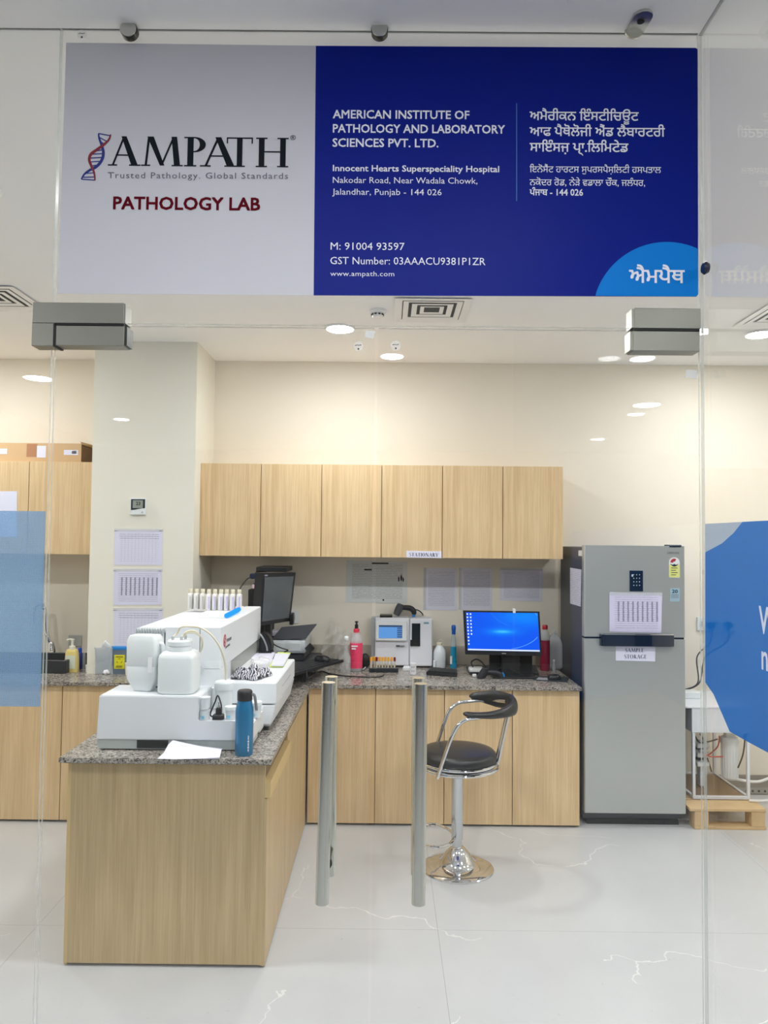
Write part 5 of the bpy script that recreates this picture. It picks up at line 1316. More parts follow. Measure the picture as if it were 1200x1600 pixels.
# slender reagent bottles standing on the analyser top
RB_ = mat('reagent_bottle_white', (228, 226, 222), .45); CAPC = mat('cream_cap', (222, 216, 190), .5); LAV = mat('lavender_label', (196, 188, 224), .5)
def reagent(px, Y, lab, g_, lav):
    c = Vector((Xp(px, 953, Y), Y, bz1 + .0006)); t = thing('reagent_bottle', lab, 'bottle', c, g_)
    MB().superlathe([(.95, 0), (1, .003), (1, .082), (.9, .088), (.5, .092)], .0125, .028, 5, 24, c=c).build('body', RB_, t, ang=50)
    B(c.x + .002, c.x + .0105, c.y - .0290, c.y - .0275, c.z + .008, c.z + .076).build('label', LAV if lav else mat('grey_label', (196, 196, 190), .5), t)
    MB().lathe([(.0105, .090), (.0115, .093), (.0115, .112), (.0095, .115), (0, .115)], 18, c=c).build('cap', CAPC, t, ang=40)
for k, px in enumerate((297.5, 307, 316.5)):
    reagent(px, 4.17, ['slender cream-capped reagent bottle at the left end of the row', 'slender cream-capped bottle, middle of the separate left trio', 'slender cream-capped bottle, right one of the left trio'][k], 'reagent bottles on the analyser', False)
ls = ['slender cream-capped bottle just after the gap in the row', 'slender cream-capped bottle, second after the gap in the row', 'slender cream-capped bottle, third after the gap in the row', 'slender cream-capped bottle, fourth after the gap in the row', 'slender cream-capped bottle, fifth after the gap in the row', 'slender cream-capped bottle nearest the black monitor']
for k, px in enumerate((326, 335.5, 345, 354, 363.5, 373.5)): reagent(px, 4.14 + .01 * (k % 2), ls[k], 'reagent bottles on the analyser', True)

# cloth, papers and pads on the right module
def zigcloth():
    mb = MB(); n, m = 46, 34; cx_, cy_ = Xp(393, 1052, 3.60), 3.60
    ax, ay = .088, .12; V = []
    for i in range(n + 1):
        r = []
        for j in range(m + 1):
            u, v = i / n * 2 - 1, j / m * 2 - 1
            e = max(0, 1 - (u * u) ** 1.3 - (v * v) ** 1.3)
            z = .006 + .042 * e ** .5 * (.62 + .25 * math.sin(7 * u + 3 * v) + .22 * math.sin(11 * v - 5 * u + 1) + .12 * math.sin(17 * u * v + 2))
            k = 1 + .12 * math.sin(5 * math.atan2(v, u) + 1)
            r.append(mb.bm.verts.new((cx_ + ax * u * k, cy_ + ay * v * k, rz1 + .001 + max(.0005, z if e > 0 else .0015))))
        V.append(r)
    for i in range(n):
        for j in range(m):
            u, v = (i + .5) / n * 2 - 1, (j + .5) / m * 2 - 1
            if u * u + v * v < 1.12: mb.bm.faces.new((V[i][j], V[i + 1][j], V[i + 1][j + 1], V[i][j + 1]))
    bmesh.ops.delete(mb.bm, geom=[v for v in mb.bm.verts if not v.link_faces], context='VERTS')
    ex = bmesh.ops.solidify(mb.bm, geom=mb.bm.faces[:], thickness=.0008)
    k = NT('black_white_knit'); tc = k.n('TexCoord'); wv = k.n('TexWave', wave_type='BANDS', _1=28.0, _2=9.0, _3=2.0, _4=1.5); k.l(tc.outputs['Object'], wv.inputs[0])
    k.l(k.ramp(wv.outputs[1], [(.42, srgb((28, 30, 40))), (.58, srgb((206, 206, 214)))]), k.b.inputs['Base Color']); k.b.inputs['Roughness'].default_value = .8
    return mb.build('patterned_cloth', k.m, ang=80)
tag(zigcloth(), 'crumpled black and white patterned cloth on the analyser drawer', 'cloth')
def pad(name, q, z, th, m, lab, cat='paper'):
    P = [atz(x, y, z) for x, y in q]; return tag(MB().prism(P, (0, 0, th)).build(name, m), lab, cat)
LIME = mat('lime_paper', (214, 230, 120), .6)
pad('lime_pad', [(421, 1043), (442, 1043), (454, 1022), (434, 1021)], rz1 + .0006, .008, LIME, 'lime green pad of paper under the printed booklet', 'notepad')
pad('booklet', [(424, 1041), (443, 1041), (453, 1023), (430, 1022)], rz1 + .0090, .005, PAPER_X, 'small printed booklet lying on the lime green pad', 'booklet')
pad('loose_sheet', [(392, 1030), (424, 1034), (430, 1020), (396, 1018)], rz1 + .0008, .002, PAPER_B, 'loose lavender sheet behind the patterned cloth')
o = lump((Xp(406, 1030, 3.85), 3.86, rz1 + .026), .05, .085, .022, amp=.10, f=3, seedv=4).build('plastic_wrap', CLEARB, ang=80); tag(o, 'crinkled clear plastic wrap behind the patterned cloth', 'bag')

# ================================================================ REAR WORKTOP, LEFT GROUP
# dark monitor turned to the right
TL, BL_, TR, BR = at(410, 895, 4.42), at(405, 978, 4.42), at(462, 894.5, 4.82), at(453.5, 970.5, 4.82)
t = thing('computer_monitor', 'black square-format monitor turned sideways above the keyboard, screen off', 'monitor', ((TL.x + TR.x) / 2, 4.62, CT))
nrm = (TR - TL).cross(TL - BL_).normalized()
if nrm.x < 0: nrm = -nrm
bk = -nrm * .05
MB().hexa([BL_ + bk, BR + bk, BR, BL_, TL + bk, TR + bk, TR, TL]).build('casing', BLACKP, t, ang=30)
def lerp4(u, v): return (BL_.lerp(BR, u)).lerp(TL.lerp(TR, u), v)
def quad_on(u0, u1, v0, v1, d, th=.001): P = [lerp4(u0, v0), lerp4(u1, v0), lerp4(u1, v1), lerp4(u0, v1)]; return MB().prism([p_ + nrm * d for p_ in P], nrm * th)
quad_on(.07, .94, .075, .92, .0005).build('screen', mat('screen_off_grey', (86, 92, 96), .22), t)
quad_on(.06, .15, .935, .965, .0005).build('badge', CHROME, t)
mb = MB(); mid = (BL_ + BR) / 2 + bk; mb.box(mid.x - .02, mid.x + .02, mid.y - .04, mid.y + .04, CT + .085, mid.z + .06, .004); mb.build('stand', BLACKP, t)
MB().prism([(-.785, 4.62, CT + .0815), (-.67, 4.62, CT + .0815), (-.66, 4.86, CT + .0815), (-.785, 4.86, CT + .0815)], (0, 0, .012), bev=.003).build('foot', BLACKP, t)
c = at(455, 968, 4.80); B(c.x - .012, c.x + .014, 4.80, 4.86, c.z - .035, c.z + .04, .004).build('side_clip', BLACKP, t)
# dark tower and flat box behind it
xa = Xp(386, 920, 4.86); xb_ = Xp(402, 920, 4.86)
t = thing('computer_tower', 'tall black computer tower standing behind the analyser hood', 'computer', ((xa + xb_) / 2, 5.05, CT))
B(xa, xb_ + .05, 4.90, 5.30, CT + .001, Zp(390, 921, 4.9), .004).build('case', BLACKM, t); B(xa + .035, xa + .095, 4.892, 4.905, CT + .3, Zp(395, 911, 4.9), .002).build('front_panel', BLACKP, t)
c = at(396, 916, 4.89); B(c.x - .008, c.x + .012, 4.8895, 4.893, c.z - .015, c.z + .012).build('sticker', mat('pink_white_sticker', (222, 190, 200), .5), t)
tz_ = Zp(390, 921, 4.9)
t2 = thing('power_unit', 'flat black box perched behind the top of the dark monitor', 'power supply', (Xp(423, 890, 4.95), 5.1, tz_))
q0, q1 = Xp(400, 890, 4.95), Xp(448, 890, 4.95); z0, z1 = Zp(420, 893.5, 4.95), Zp(420, 886, 4.95)
B(q0, q1, 4.95, 5.25, z0, z1, .004).build('case', BLACKP, t2)
B(q0 - .01, q0 + .03, 5.0, 5.2, tz_ + .001, z0, .003).build('support', BLACKM, t2)
c = at(398, 901, 4.93); B(q0 - .04, q0 + .03, 4.93, 4.99, c.z - .015, c.z + .02, .006).build('connector_block', mat('navy_connector', (26, 34, 66), .4), t2)
MB().tube([(q0 - .03, 4.96, c.z), (q0 - .07, 4.95, c.z - .03), (q0 - .11, 4.93, c.z - .11), (q0 - .13, 4.92, tz_ - .22)], .004, 8, 6).build('cable', BLACKP, t2)
# riser platform, keyboard, mouse
kz = CT + .055
t = thing('monitor_riser', 'low dark platform carrying the keyboard by the dark monitor', 'platform', (-.55, 4.75, CT))
B(-.79, -.45, 4.60, 5.30, CT + .064, CT + .080, .004).build('top', mat('dark_laminate', (58, 60, 66), .5), t)
for (x_, y_) in ((-.77, 4.64), (-.50, 4.64), (-.77, 5.26), (-.50, 5.26)): B(x_ - .012, x_ + .012, y_ - .012, y_ + .012, CT + .001, CT + .064).build('foot', BLACKP, t)
K = [at(427, 1055, 4.28), at(463, 1054, 4.36), at(539, 1031.5, 4.62), at(488, 1025.5, 4.86), at(432, 1036, 4.62)]
kb = [atz(430, 1051, kz + .022), atz(464, 1051.5, kz + .022), atz(539, 1031, kz + .022), atz(490, 1023.5, kz + .022)]
kb = [Vector((-.717, 4.46, 0)), Vector((-.54, 4.37, 0)), Vector((-.27, 4.89, 0)), Vector((-.447, 4.98, 0))]
t = thing('keyboard', 'black keyboard lying askew on the dark platform', 'keyboard', (-.46, 4.4, kz + .016))
kzz = CT + .0812
MB().prism([(p_.x, p_.y, kzz) for p_ in kb], (0, 0, .018), bev=.003).build('body', BLACKP, t)
def bil(u, v): return kb[0].lerp(kb[3], u).lerp(kb[1].lerp(kb[2], u), v)
mb = MB()
for i in range(20):
    for j in range(5):
        u, v = .05 + i * .046, .14 + j * .155; P = [bil(u, v), bil(u + .037, v), bil(u + .037, v + .12), bil(u, v + .12)]
        mb.prism([(p_.x, p_.y, kzz + .018) for p_ in P], (0, 0, .004))
mb.build('keys', mat('key_black', (36, 38, 44), .5), t, ang=20)
c = at(506, 1029, 4.66)
t = thing('computer_mouse', 'black mouse left resting on the keyboard by the dark monitor', 'mouse', (-.405, 4.80, CT + .104))
MB().superlathe([(1, .001), (1.02, .012), (.9, .025), (.6, .034), (.2, .037)], .034, .055, 2.6, 32, M=Matrix.Translation((-.405, 4.80, CT + .104)) @ Matrix.Rotation(.9, 4, 'Z')).build('shell', BLACKP, t, ang=60)
MB().cyl((-.409, 4.79, CT + .134), (-.401, 4.79, CT + .134), .008, 16).build('scroll_wheel', GREYD, t)
cord('mouse_cable', [(-.47, 4.47, CT + .095), (-.455, 4.44, CT + .06), (atz(500, 1050).x, atz(500, 1050).y, CT + .005), tuple(atz(520, 1055) + Vector((0, 0, .005))), tuple(atz(550, 1058) + Vector((0, 0, .005))), tuple(atz(590, 1059) + Vector((0, 0, .005))), tuple(atz(600, 1055.5) + Vector((0, 0, .006)))], .0042, BLK, 'thin black cable snaking along the front of the rear worktop')
# printer
pY = 4.90; pz0, pz1 = Zp(450, 1021, pY), Zp(450, 1001, pY); px0, px1 = Xp(424, 1010, pY), Xp(477, 1010, pY); 
t = thing('printer', 'compact grey-white printer with raised black paper tray', 'printer', ((px0 + px1) / 2, pY + .15, CT))
B(px0 - .02, px1 - .01, pY + .02, WY - .04, CT + .0815, pz0 + .02, .006).build('lower_case', GREYD, t)
B(px0, px1, pY, WY - .04, pz0, pz1, .010, 2).build('body', mat('printer_grey_white', (196, 204, 208), .45), t)
B(px0 + .03, px1 - .03, pY - .003, pY + .002, pz0 + .015, pz1 - .014, .002).build('front_flap', mat('printer_front', (206, 212, 214), .4), t)
P = [at(423, 1001.5, pY + .01), at(478, 998, pY + .01), at(495, 976, pY + .19), at(440, 981, pY + .19)]
MB().prism(P, (0, 0, .006), bev=.001).build('paper_tray', mat('tray_charcoal', (64, 68, 74), .45), t)
tag(B(Xp(423, 990, 5.2), Xp(445, 990, 5.2), 5.12, 5.30, pz1 + .001, Zp(430, 985, 5.2), .002).build('paper_stack', PAPER_B), 'small stack of white paper on the printer behind its tray', 'paper')
# handheld scanner in its cradle next to the hood
c = atz(416, 1022, kzz); c = Vector((Xp(416, 1005, 4.55), 4.62, rz1))
sY = 4.30
def gun(name, lab, o_, rz_, rx_=0, mats=None):
    """handheld barcode scanner: head at the front (+x local), grip behind"""
    t = thing(name, lab, 'scanner', o_)
    M = Matrix.Translation(o_) @ Matrix.Rotation(rz_, 4, 'Z') @ Matrix.Rotation(rx_, 4, 'X')
    return t, M
t = thing('barcode_scanner', 'black and silver scanner standing upright between hood and printer', 'scanner', (Xp(414, 1015, sY), sY, CT + .07))
P = [at(405, 1018, sY), at(424, 1018, sY), at(425, 1010, sY), at(421, 996, sY), at(414, 989, sY), at(406.5, 990, sY)]
MB().prism(P, (0, .09, 0), bev=.006).build('shell', BLACKP, t, ang=40)
MB().tube([at(406, 990, sY - .004), at(412, 999, sY - .004), at(416.5, 1010, sY - .004), at(417.5, 1017, sY - .004)], .005, 8, 6).build('silver_trim', mat('silver_trim', (190, 194, 198), .3, .7), t)
zf = at(410, 1018, sY).z
MB().prism([(Xp(404, 1018, sY), sY, CT + .0715), (Xp(424, 1018, sY), sY, CT + .0715), (Xp(424, 1018, sY), sY + .09, CT + .0715), (Xp(404, 1018, sY), sY + .09, CT + .0715)], (0, 0, zf - CT - .0715)).build('cradle', BLACKP, t)
MB().tube([at(420, 1000, sY + .04), at(430, 1008, sY + .1), at(441, 1013, sY + .2), at(450, 1016, sY + .3), at(444, 1019, sY + .32)], .0035, 8, 6).build('cable', BLACKP, t)
# small black pinpad leaning at the printer's right
P = [at(476, 1013, 4.86), at(482, 1023, 4.80), at(491, 1013, 4.80), at(484, 1005, 4.86)]
tag(MB().prism(P, (0.004, .012, 0)).build('pin_pad', BLACKP), 'small black pad propped at the right end of the printer', 'device')
a, b = at(455, 954, WY), at(466, 974, WY)
t = thing('wall_socket', 'white socket plate on rear wall right of the dark monitor', 'socket', ((a.x + b.x) / 2, WY, b.z))
B(a.x - .01, b.x, WY - .012, WY - .0005, b.z, a.z, .003).build('face_plate', WHITEP, t); B(a.x + .012, a.x + .03, WY - .016, WY - .011, b.z + .03, a.z - .03, .001).build('switch', GREYP, t)
# clear bag and thin dispenser bottle
mb = MB(); n = 18
def crumple(name, lab, q, Y0, Y1, base, seedv, m=CLEARB):
    mb = MB(); N, K_ = 40, 30; G = []
    for i in range(N + 1):
        r = []
        for j in range(K_ + 1):
            u, v = i / N, j / K_
            px_ = (q[0][0] * (1 - u) + q[1][0] * u) * (1 - v) + (q[3][0] * (1 - u) + q[2][0] * u) * v
            py_ = (q[0][1] * (1 - u) + q[1][1] * u) * (1 - v) + (q[3][1] * (1 - u) + q[2][1] * u) * v
            Y_ = (Y0 + Y1) / 2 + (Y1 - Y0) * .5 * (abs(math.sin(7 * u + 4 * v + seedv)) * .6 + abs(math.sin(13 * v - 9 * u + seedv)) * .45 + .25 * math.sin(23 * u + 17 * v * u) - .5)
            p_ = at(px_, py_, Y_); p_.z = max(p_.z, CT + .002)
            r.append(mb.bm.verts.new(p_))
        G.append(r)
    for i in range(N):
        for j in range(K_): mb.bm.faces.new((G[i][j], G[i + 1][j], G[i + 1][j + 1], G[i][j + 1]))
    bmesh.ops.solidify(mb.bm, geom=mb.bm.faces[:], thickness=.0015)
    return tag(mb.build(name, m, ang=40), lab, 'bag')
BAG2 = mat('crinkled_clear_bag', (228, 230, 228), .18, alpha=.22, bump=.4, bscale=30)
crumple('plastic_bag', 'large crinkled clear plastic bag between the printer and pink bottle', [(490, 1056), (549, 1056), (557, 992), (515, 972)], 4.96, 5.12, CT, 1, BAG2)
crumple('plastic_bag', 'smaller upright clear bag just left of the pink bottle', [(522, 1060), (544, 1060), (543, 1000), (524, 982)], 4.84, 4.90, CT, 5, BAG2)
bottle('dispenser_bottle', 'clear spray bottle with white cap behind the plastic bags', 541, 1030, 0, [(0, 0), (.03, 0), (.032, .01), (.032, .10), (.011, .15), (.011, .215)], CLEARP, parts=(('cap', [(.014, .215), (.016, .222), (.016, .235), (.010, .243), (0, .244)], WHITEP),), pos=Vector((Xp(541, 1000, 4.95), 4.97, CT)))
# pink sanitiser bottle
c = atz(556, 1050); c.y += .03; PINK = mat('hot_pink_label', (238, 66, 108), .4); CL2 = mat('clear_bottle_wall', (214, 222, 226), .1, alpha=.4)
t = thing('sanitiser_bottle', 'pink-labelled clear sanitiser bottle with black pump', 'bottle', c)
sh = lambda y: Zp(556, y, c.y) - CT
MB().lathe([(0, .0005), (.038, .0005), (.042, .008), (.0425, .02), (.0425, sh(1001)), (.040, sh(998)), (.030, sh(993)), (.018, sh(987)), (.016, sh(983))], 36, c=c).build('body', CL2, t, ang=60)
MB().lathe([(.0432, sh(1043)), (.0434, sh(1042.5)), (.0434, sh(1004.5)), (.0432, sh(1004))], 36, c=c).build('label', PINK, t, ang=60)
MB().lathe([(.019, sh(990)), (.020, sh(989)), (.020, sh(983)), (.015, sh(982)), (0, sh(982))], 28, c=c).build('collar', mat('pink_collar', (226, 60, 84), .4), t)
mb = MB().lathe([(.012, sh(983)), (.012, sh(976)), (.006, sh(975)), (.006, sh(973)), (.012, sh(972.5)), (.011, sh(970.5)), (0, sh(970.5))], 20, c=c); mb.build('pump', BLACKP, t, ang=40)
lab_ = MB()
for (y_, x0_, x1_) in ((1009.5, 549, 559), (1013.5, 549.5, 556)): lab_.box(Xp(x0_, y_, c.y - .045), Xp(x1_, y_, c.y - .045), c.y - .0455, c.y - .040, Zp(550, y_ + 1.4, c.y - .045), Zp(550, y_ - .8, c.y - .045))
lab_.build('print', WHITEP, t)
rp = [(Xp(553, 1027, c.y - .044) + .022 * math.cos(q), c.y - .0445 + .004 * abs(math.cos(q)), Zp(553, 1027, c.y - .044) + .022 * math.sin(q)) for q in [2 * PI * i / 20 for i in range(20)]]
MB().tube(rp, .0012, 6, closed=True).build('ring_print', mat('dark_pink_print', (180, 36, 80), .5), t)
# dark round device with white cable, behind the bottle
tag(lump((Xp(570, 1034, 5.12), 5.14, CT + .052), .040, .034, .050, amp=.03).build('cable_puck', BLACKM, ang=80), 'small dark rounded device tucked between pink bottle and white analyser', 'device')
cord('white_cable', [tuple(atz(567, 1047.5) + Vector((0, 0, .006))), tuple(atz(571, 1045) + Vector((0, 0, .012))), tuple(atz(575, 1041) + Vector((0, 0, .03))), tuple(atz(578, 1039.5) + Vector((0, 0, .045)))], .004, WHT, 'short white cable looping right of the pink bottle')

# ================================================================ SMALL WHITE ANALYSER
AY = 4.80; q = atz(625, 1043.5); AY = q.y
ax0, ax1 = Xp(586, 1010, AY), Xp(675.5, 1010, AY); az1 = Zp(630, 966, AY)
axs = Xp(640, 1010, AY)
WS = mat('small_analyser_white', (228, 230, 236), .38)
t = thing('haemoglobin_analyser', 'compact white bench analyser with blue touchscreen on rear worktop', 'analyser', ((ax0 + ax1) / 2, AY + .2, CT))
mb = MB().box(ax0, axs - .001, AY + .012, AY + .40, CT + .012, az1, .006); mb.box(axs + .001, ax1, AY, AY + .40, CT + .012, az1 - .001, .006); mb.build('case', WS, t)
B(ax0 - .028, ax0 + .002, AY + .05, AY + .40, CT + .012, az1 - .004, .006).build('side_cover', GREYP, t)
B(ax0 + .01, ax1 - .01, AY + .03, AY + .38, CT + .001, CT + .012).build('base', BLACKP, t)
s0, s1 = at(586.5, 971, AY), at(636, 1001.5, AY); bz_ = MB().box(s0.x + .002, s1.x, AY - .008, AY + .014, s1.z, s0.z, .004); bzl = bz_.build('screen_bezel', WHITEP, t)
s0, s1 = at(592, 976.5, AY), at(628.5, 997, AY)
k = NT('lit_touchscreen'); tc = k.n('TexCoord'); sx_ = k.n('SeparateXYZ'); k.l(tc.outputs['Generated'], sx_.inputs[0])
u, v = sx_.outputs[0], sx_.outputs[2]
side = k.math('GREATER_THAN', u, .78); rows = k.math('GREATER_THAN', k.math('FRACT', k.math('MULTIPLY', v, 6)), .25)
topb = k.math('GREATER_THAN', v, .86)
colr = k.mix(k.math('MULTIPLY', side, rows), srgb((78, 128, 186)), srgb((52, 80, 122))); colr = k.mix(topb, colr, srgb((44, 62, 88)))
k.l(colr, k.b.inputs['Base Color']); k.l(colr, k.b.inputs['Emission Color']); k.b.inputs['Emission Strength'].default_value = .35; k.b.inputs['Roughness'].default_value = .2
B(s0.x, s1.x, AY - .010, AY - .007, s1.z, s0.z).build('touchscreen', k.m, bzl)
s0, s1 = at(643.5, 974, AY), at(656.5, 1009, AY); B(s0.x, s1.x, AY - .002, AY + .004, s1.z, s0.z, .001).build('sample_window', mat('window_black', (16, 30, 38), .15), t)
s0, s1 = at(641, 999.5, AY), at(656.5, 1009.5, AY); B(s0.x, s1.x, AY - .008, AY, s1.z, s0.z, .002).build('sample_flap', BLACKM, t)
def mark(x0_, y0_, x1_, y1_, m, Y_=None, nm='print', par=None): Y_ = Y_ or AY; a_, b_ = at(x0_, y0_, Y_), at(x1_, y1_, Y_); return B(a_.x, b_.x, Y_ - .0012, Y_ + .013 if x1_ < 639 else Y_, b_.z, a_.z).build(nm, m, par or t)
mark(662, 972, 670, 975, mat('teal_grey_print', (120, 170, 186), .5)); mark(619, 1008.5, 625, 1010, BLACKINK); mark(626, 1008.8, 632, 1010, GREYINK)
# flat black device and scanner on top
q0, q1 = Xp(593.5, 963, AY + .05), Xp(613, 963, AY + .05)
tag(B(q0, q1, AY + .04, AY + .15, az1 + .001, az1 + .014, .003).build('black_device', BLACKP), 'flat black box on top of the white bench analyser, left of the scanner', 'device')
def scanner_on(name, lab, head, tail, w_=.026):
    t = thing(name, lab, 'scanner', (head[0][0], head[0][1], head[0][2])); return t
YS = AY + .10
t = thing('barcode_scanner', 'dark handheld barcode scanner lying on the white bench analyser', 'scanner', (Xp(625, 966, YS), YS, az1))
P = lambda x, y, d=0: at(x, y, YS + d)
zfix = az1 + .001 - P(618, 966).z
L = lambda x, y, d=0: P(x, y, d) + Vector((0, 0, zfix))
MB().tube([L(619, 963.5), L(622, 957), L(625, 950.5), L(626.5, 946.5)], lambda u: (.026, .022 + .006 * math.sin(PI * min(1, u))), 18, 5).build('head', GREYD, t, ang=50)
MB().tube([L(626, 952), L(634, 952), L(642, 953.5), L(646.5, 958), L(646.5, 962.5)], lambda u: (.016, .016 + .004 * math.sin(PI * u)), 16, 6).build('grip', BLACKP, t, ang=50)
B(L(644, 964).x, L(648.5, 964).x, YS - .014, YS + .014, az1 + .001, az1 + .016, .002).build('blue_cap', BLUECAP, t)
cord('scanner_cable', [L(647, 955), L(654, 956.5), L(660, 962), P(664, 968, .33), P(680, 985, .33), P(690, 1000, .30), P(697, 1010, .26), P(703, 1012, .22)], .0042, BLK, 'black cable trailing from the scanner down behind the bench analyser')
cord('coiled_cable', [P(676, 978, .2), P(684, 990, .25), P(693, 998, .25), P(687, 1003, .24), P(681, 1000, .24), P(684, 993, .26), P(694, 1000, .25), P(703, 1010, .2), P(707, 1016, .2), P(700, 1020, .18)], .0045, BLK, 'looped black cable hanging beside the white bench analyser')
# tube rack in front
RYk = atz(600, 1051).y
rx0_, rx1_ = Xp(576.5, 1048, RYk), Xp(622.5, 1048, RYk)
t = thing('tube_rack', 'small black rack holding a row of yellow-capped sample tubes', 'rack', ((rx0_ + rx1_) / 2, RYk + .02, CT))
B(rx0_, rx1_, RYk, RYk + .045, CT + .001, CT + .030, .003).build('block', mat('rack_black', (24, 30, 36), .4), t)
SER = mat('amber_serum', (206, 160, 60), .2, alpha=.85); TG = mat('tube_glass', (226, 226, 216), .1, alpha=.5); YC = mat('amber_cap', (240, 172, 42), .4); RC = mat('dark_red_cap', (126, 20, 30), .4)
tn = ['leftmost orange-capped tube in the black rack, bulkier one', 'second orange-capped tube from the left in the rack', 'dark red-capped tube third in the rack', 'yellow-capped tube just right of the inner dark red one', 'yellow-capped tube fifth in the black rack', 'yellow-capped tube sixth in the black rack', 'yellow-capped tube seventh in the black rack', 'yellow-capped tube next to the last in the rack', 'dark red-capped tube at the right end of the rack']
for k_, px_ in enumerate((580, 585, 588.6, 593, 597.5, 602, 606.5, 611.5, 616.5)):
    cx_ = Xp(px_, 1040, RYk + .02); z_ = CT + .031; r_ = .0098 if k_ < 2 else .0078; yy_ = RYk + .012 + (.016 if k_ == 1 else .008 * (k_ % 2))
    tb = thing('sample_tube', tn[k_], 'tube', (cx_, yy_, z_), 'sample tubes in the black rack')
    MB().lathe([(0, 0), (r_ * .9, 0), (r_ * .9, .048)], 16, c=(cx_, yy_, z_)).build('glass', TG, tb)
    MB().lathe([(0, .001), (r_ * .8, .001), (r_ * .8, .030)], 14, c=(cx_, yy_, z_)).build('contents', SER, tb)
    MB().lathe([(r_, .044), (r_, .070), (0, .071)], 18, c=(cx_, yy_, z_)).build('cap', RC if k_ in (2, 8) else YC, tb)
# blue pen, white box and roll
tag(MB().tube([atz(619, 1042) + Vector((0, 0, .012)), atz(628, 1038.5) + Vector((0, 0, .016)), atz(636, 1038) + Vector((0, 0, .016))], (.009, .006), 10, 5).build('blue_marker', BLD), 'short dark blue marker lying right of the tube rack', 'pen')
P4 = [atz(629, 1048), atz(641, 1048), atz(640, 1044), atz(631, 1044)]; tag(MB().prism(P4, (0, 0, .018), bev=.002).build('small_box', WHITEP), 'tiny white box at the foot of the white bench analyser', 'box')
c = atz(645.5, 1054.5); c.y += .02
t = thing('paper_roll', 'small upright white roll with printed marks near the counter edge', 'roll', c)
MB().lathe([(.006, .001), (.0215, .001), (.0215, .074), (.006, .074), (.006, .001)], 28, c=c).build('roll', mat('roll_white', (228, 228, 232), .6), t)
mb = MB()
for i in range(2):
    for j in range(2): mb.box(c.x - .009 + i * .012, c.x - .005 + i * .012, c.y - .0218, c.y - .019, c.z + .018 + j * .026, c.z + .032 + j * .026)
mb.build('print', GREYINK, t)
P4 = [atz(666, 1055), atz(714, 1058.5), atz(714.5, 1052), atz(672, 1048)]
t = thing('slide_box', 'low black box lying in front of the white bottle', 'box', P4[0]); MB().prism([p_ + Vector((0, 0, .001)) for p_ in P4], (0, 0, .024), bev=.003).build('case', BLACKP, t)
MB().prism([p_ + Vector((0, 0, .0255)) for p_ in [P4[0].lerp(P4[2], .06), P4[1].lerp(P4[3], .06), P4[2].lerp(P4[0], .06), P4[3].lerp(P4[1], .06)]], (0, 0, .003)).build('lid', BLACKM, t)

# white bottle with ring cap, blue spray bottle
c = atz(687, 1044); c.y += .03; sh = lambda y: Zp(687, y, c.y) - CT
t = thing('white_bottle', 'stout white plastic bottle with ringed stopper beside the bench analyser', 'bottle', c)
MB().lathe([(0, .0005), (.040, .0005), (.044, .008), (.0445, sh(1021)), (.040, sh(1016)), (.024, sh(1010)), (.018, sh(1008))], 36, c=c).build('body', mat('milky_bottle', (224, 230, 234), .4, alpha=.95), t, ang=60)
MB().lathe([(.019, sh(1010)), (.019, sh(1004.5)), (.017, sh(1004)), (0, sh(1004))], 28, c=c).build('cap', CREAM, t)
MB().tube([(c.x + .006 + .013 * math.cos(q), c.y, CT + sh(1002) + .011 * math.sin(q)) for q in [2 * PI * i / 16 for i in range(16)]], .0022, 8, closed=True).build('ring', CREAM, t)
B(c.x - .047, c.x - .030, c.y - .05, c.y - .034, CT + .001, CT + .055, .002).build('side_label', WHITEP, t)
c = atz(709, 1044.5); c.y += .025; sh = lambda y: Zp(709, y, c.y) - CT
CY = mat('blue_cleaner', (10, 148, 190), .15, alpha=.92); CYC = mat('spray_clear', (196, 214, 218), .12, alpha=.5)
t = thing('spray_bottle', 'slim spray bottle of bright blue cleaner with blue trigger', 'bottle', c)
MB().lathe([(0, .0005), (.024, .0005), (.0255, .006), (.025, sh(1035)), (.020, sh(1028)), (.0205, sh(1018)), (.020, sh(1010))], 30, c=c).build('liquid', CY, t, ang=60)
MB().lathe([(.0205, sh(1010)), (.018, sh(1000)), (.012, sh(990)), (.0115, sh(988))], 30, c=c).build('neck', CYC, t, ang=60)
mb = MB().lathe([(.014, sh(991)), (.014, sh(985)), (.016, sh(984)), (.016, sh(979)), (.011, sh(976.5)), (0, sh(976.5))], 24, c=c); mb.build('trigger_head', mat('trigger_blue', (18, 96, 190), .35), t, ang=40)
MB().prism([(c.x + .010, c.y - .006, CT + sh(977.5)), (c.x + .032, c.y - .006, CT + sh(978)), (c.x + .033, c.y - .006, CT + sh(982)), (c.x + .026, c.y - .006, CT + sh(991)), (c.x + .020, c.y - .006, CT + sh(984.5)), (c.x + .010, c.y - .006, CT + sh(984))], (0, .012, 0)).build('nozzle', WHITEP, t)
B(c.x - .026, c.x - .012, c.y - .0245, c.y - .018, CT + .03, CT + .085).build('label', WHITEP, t)

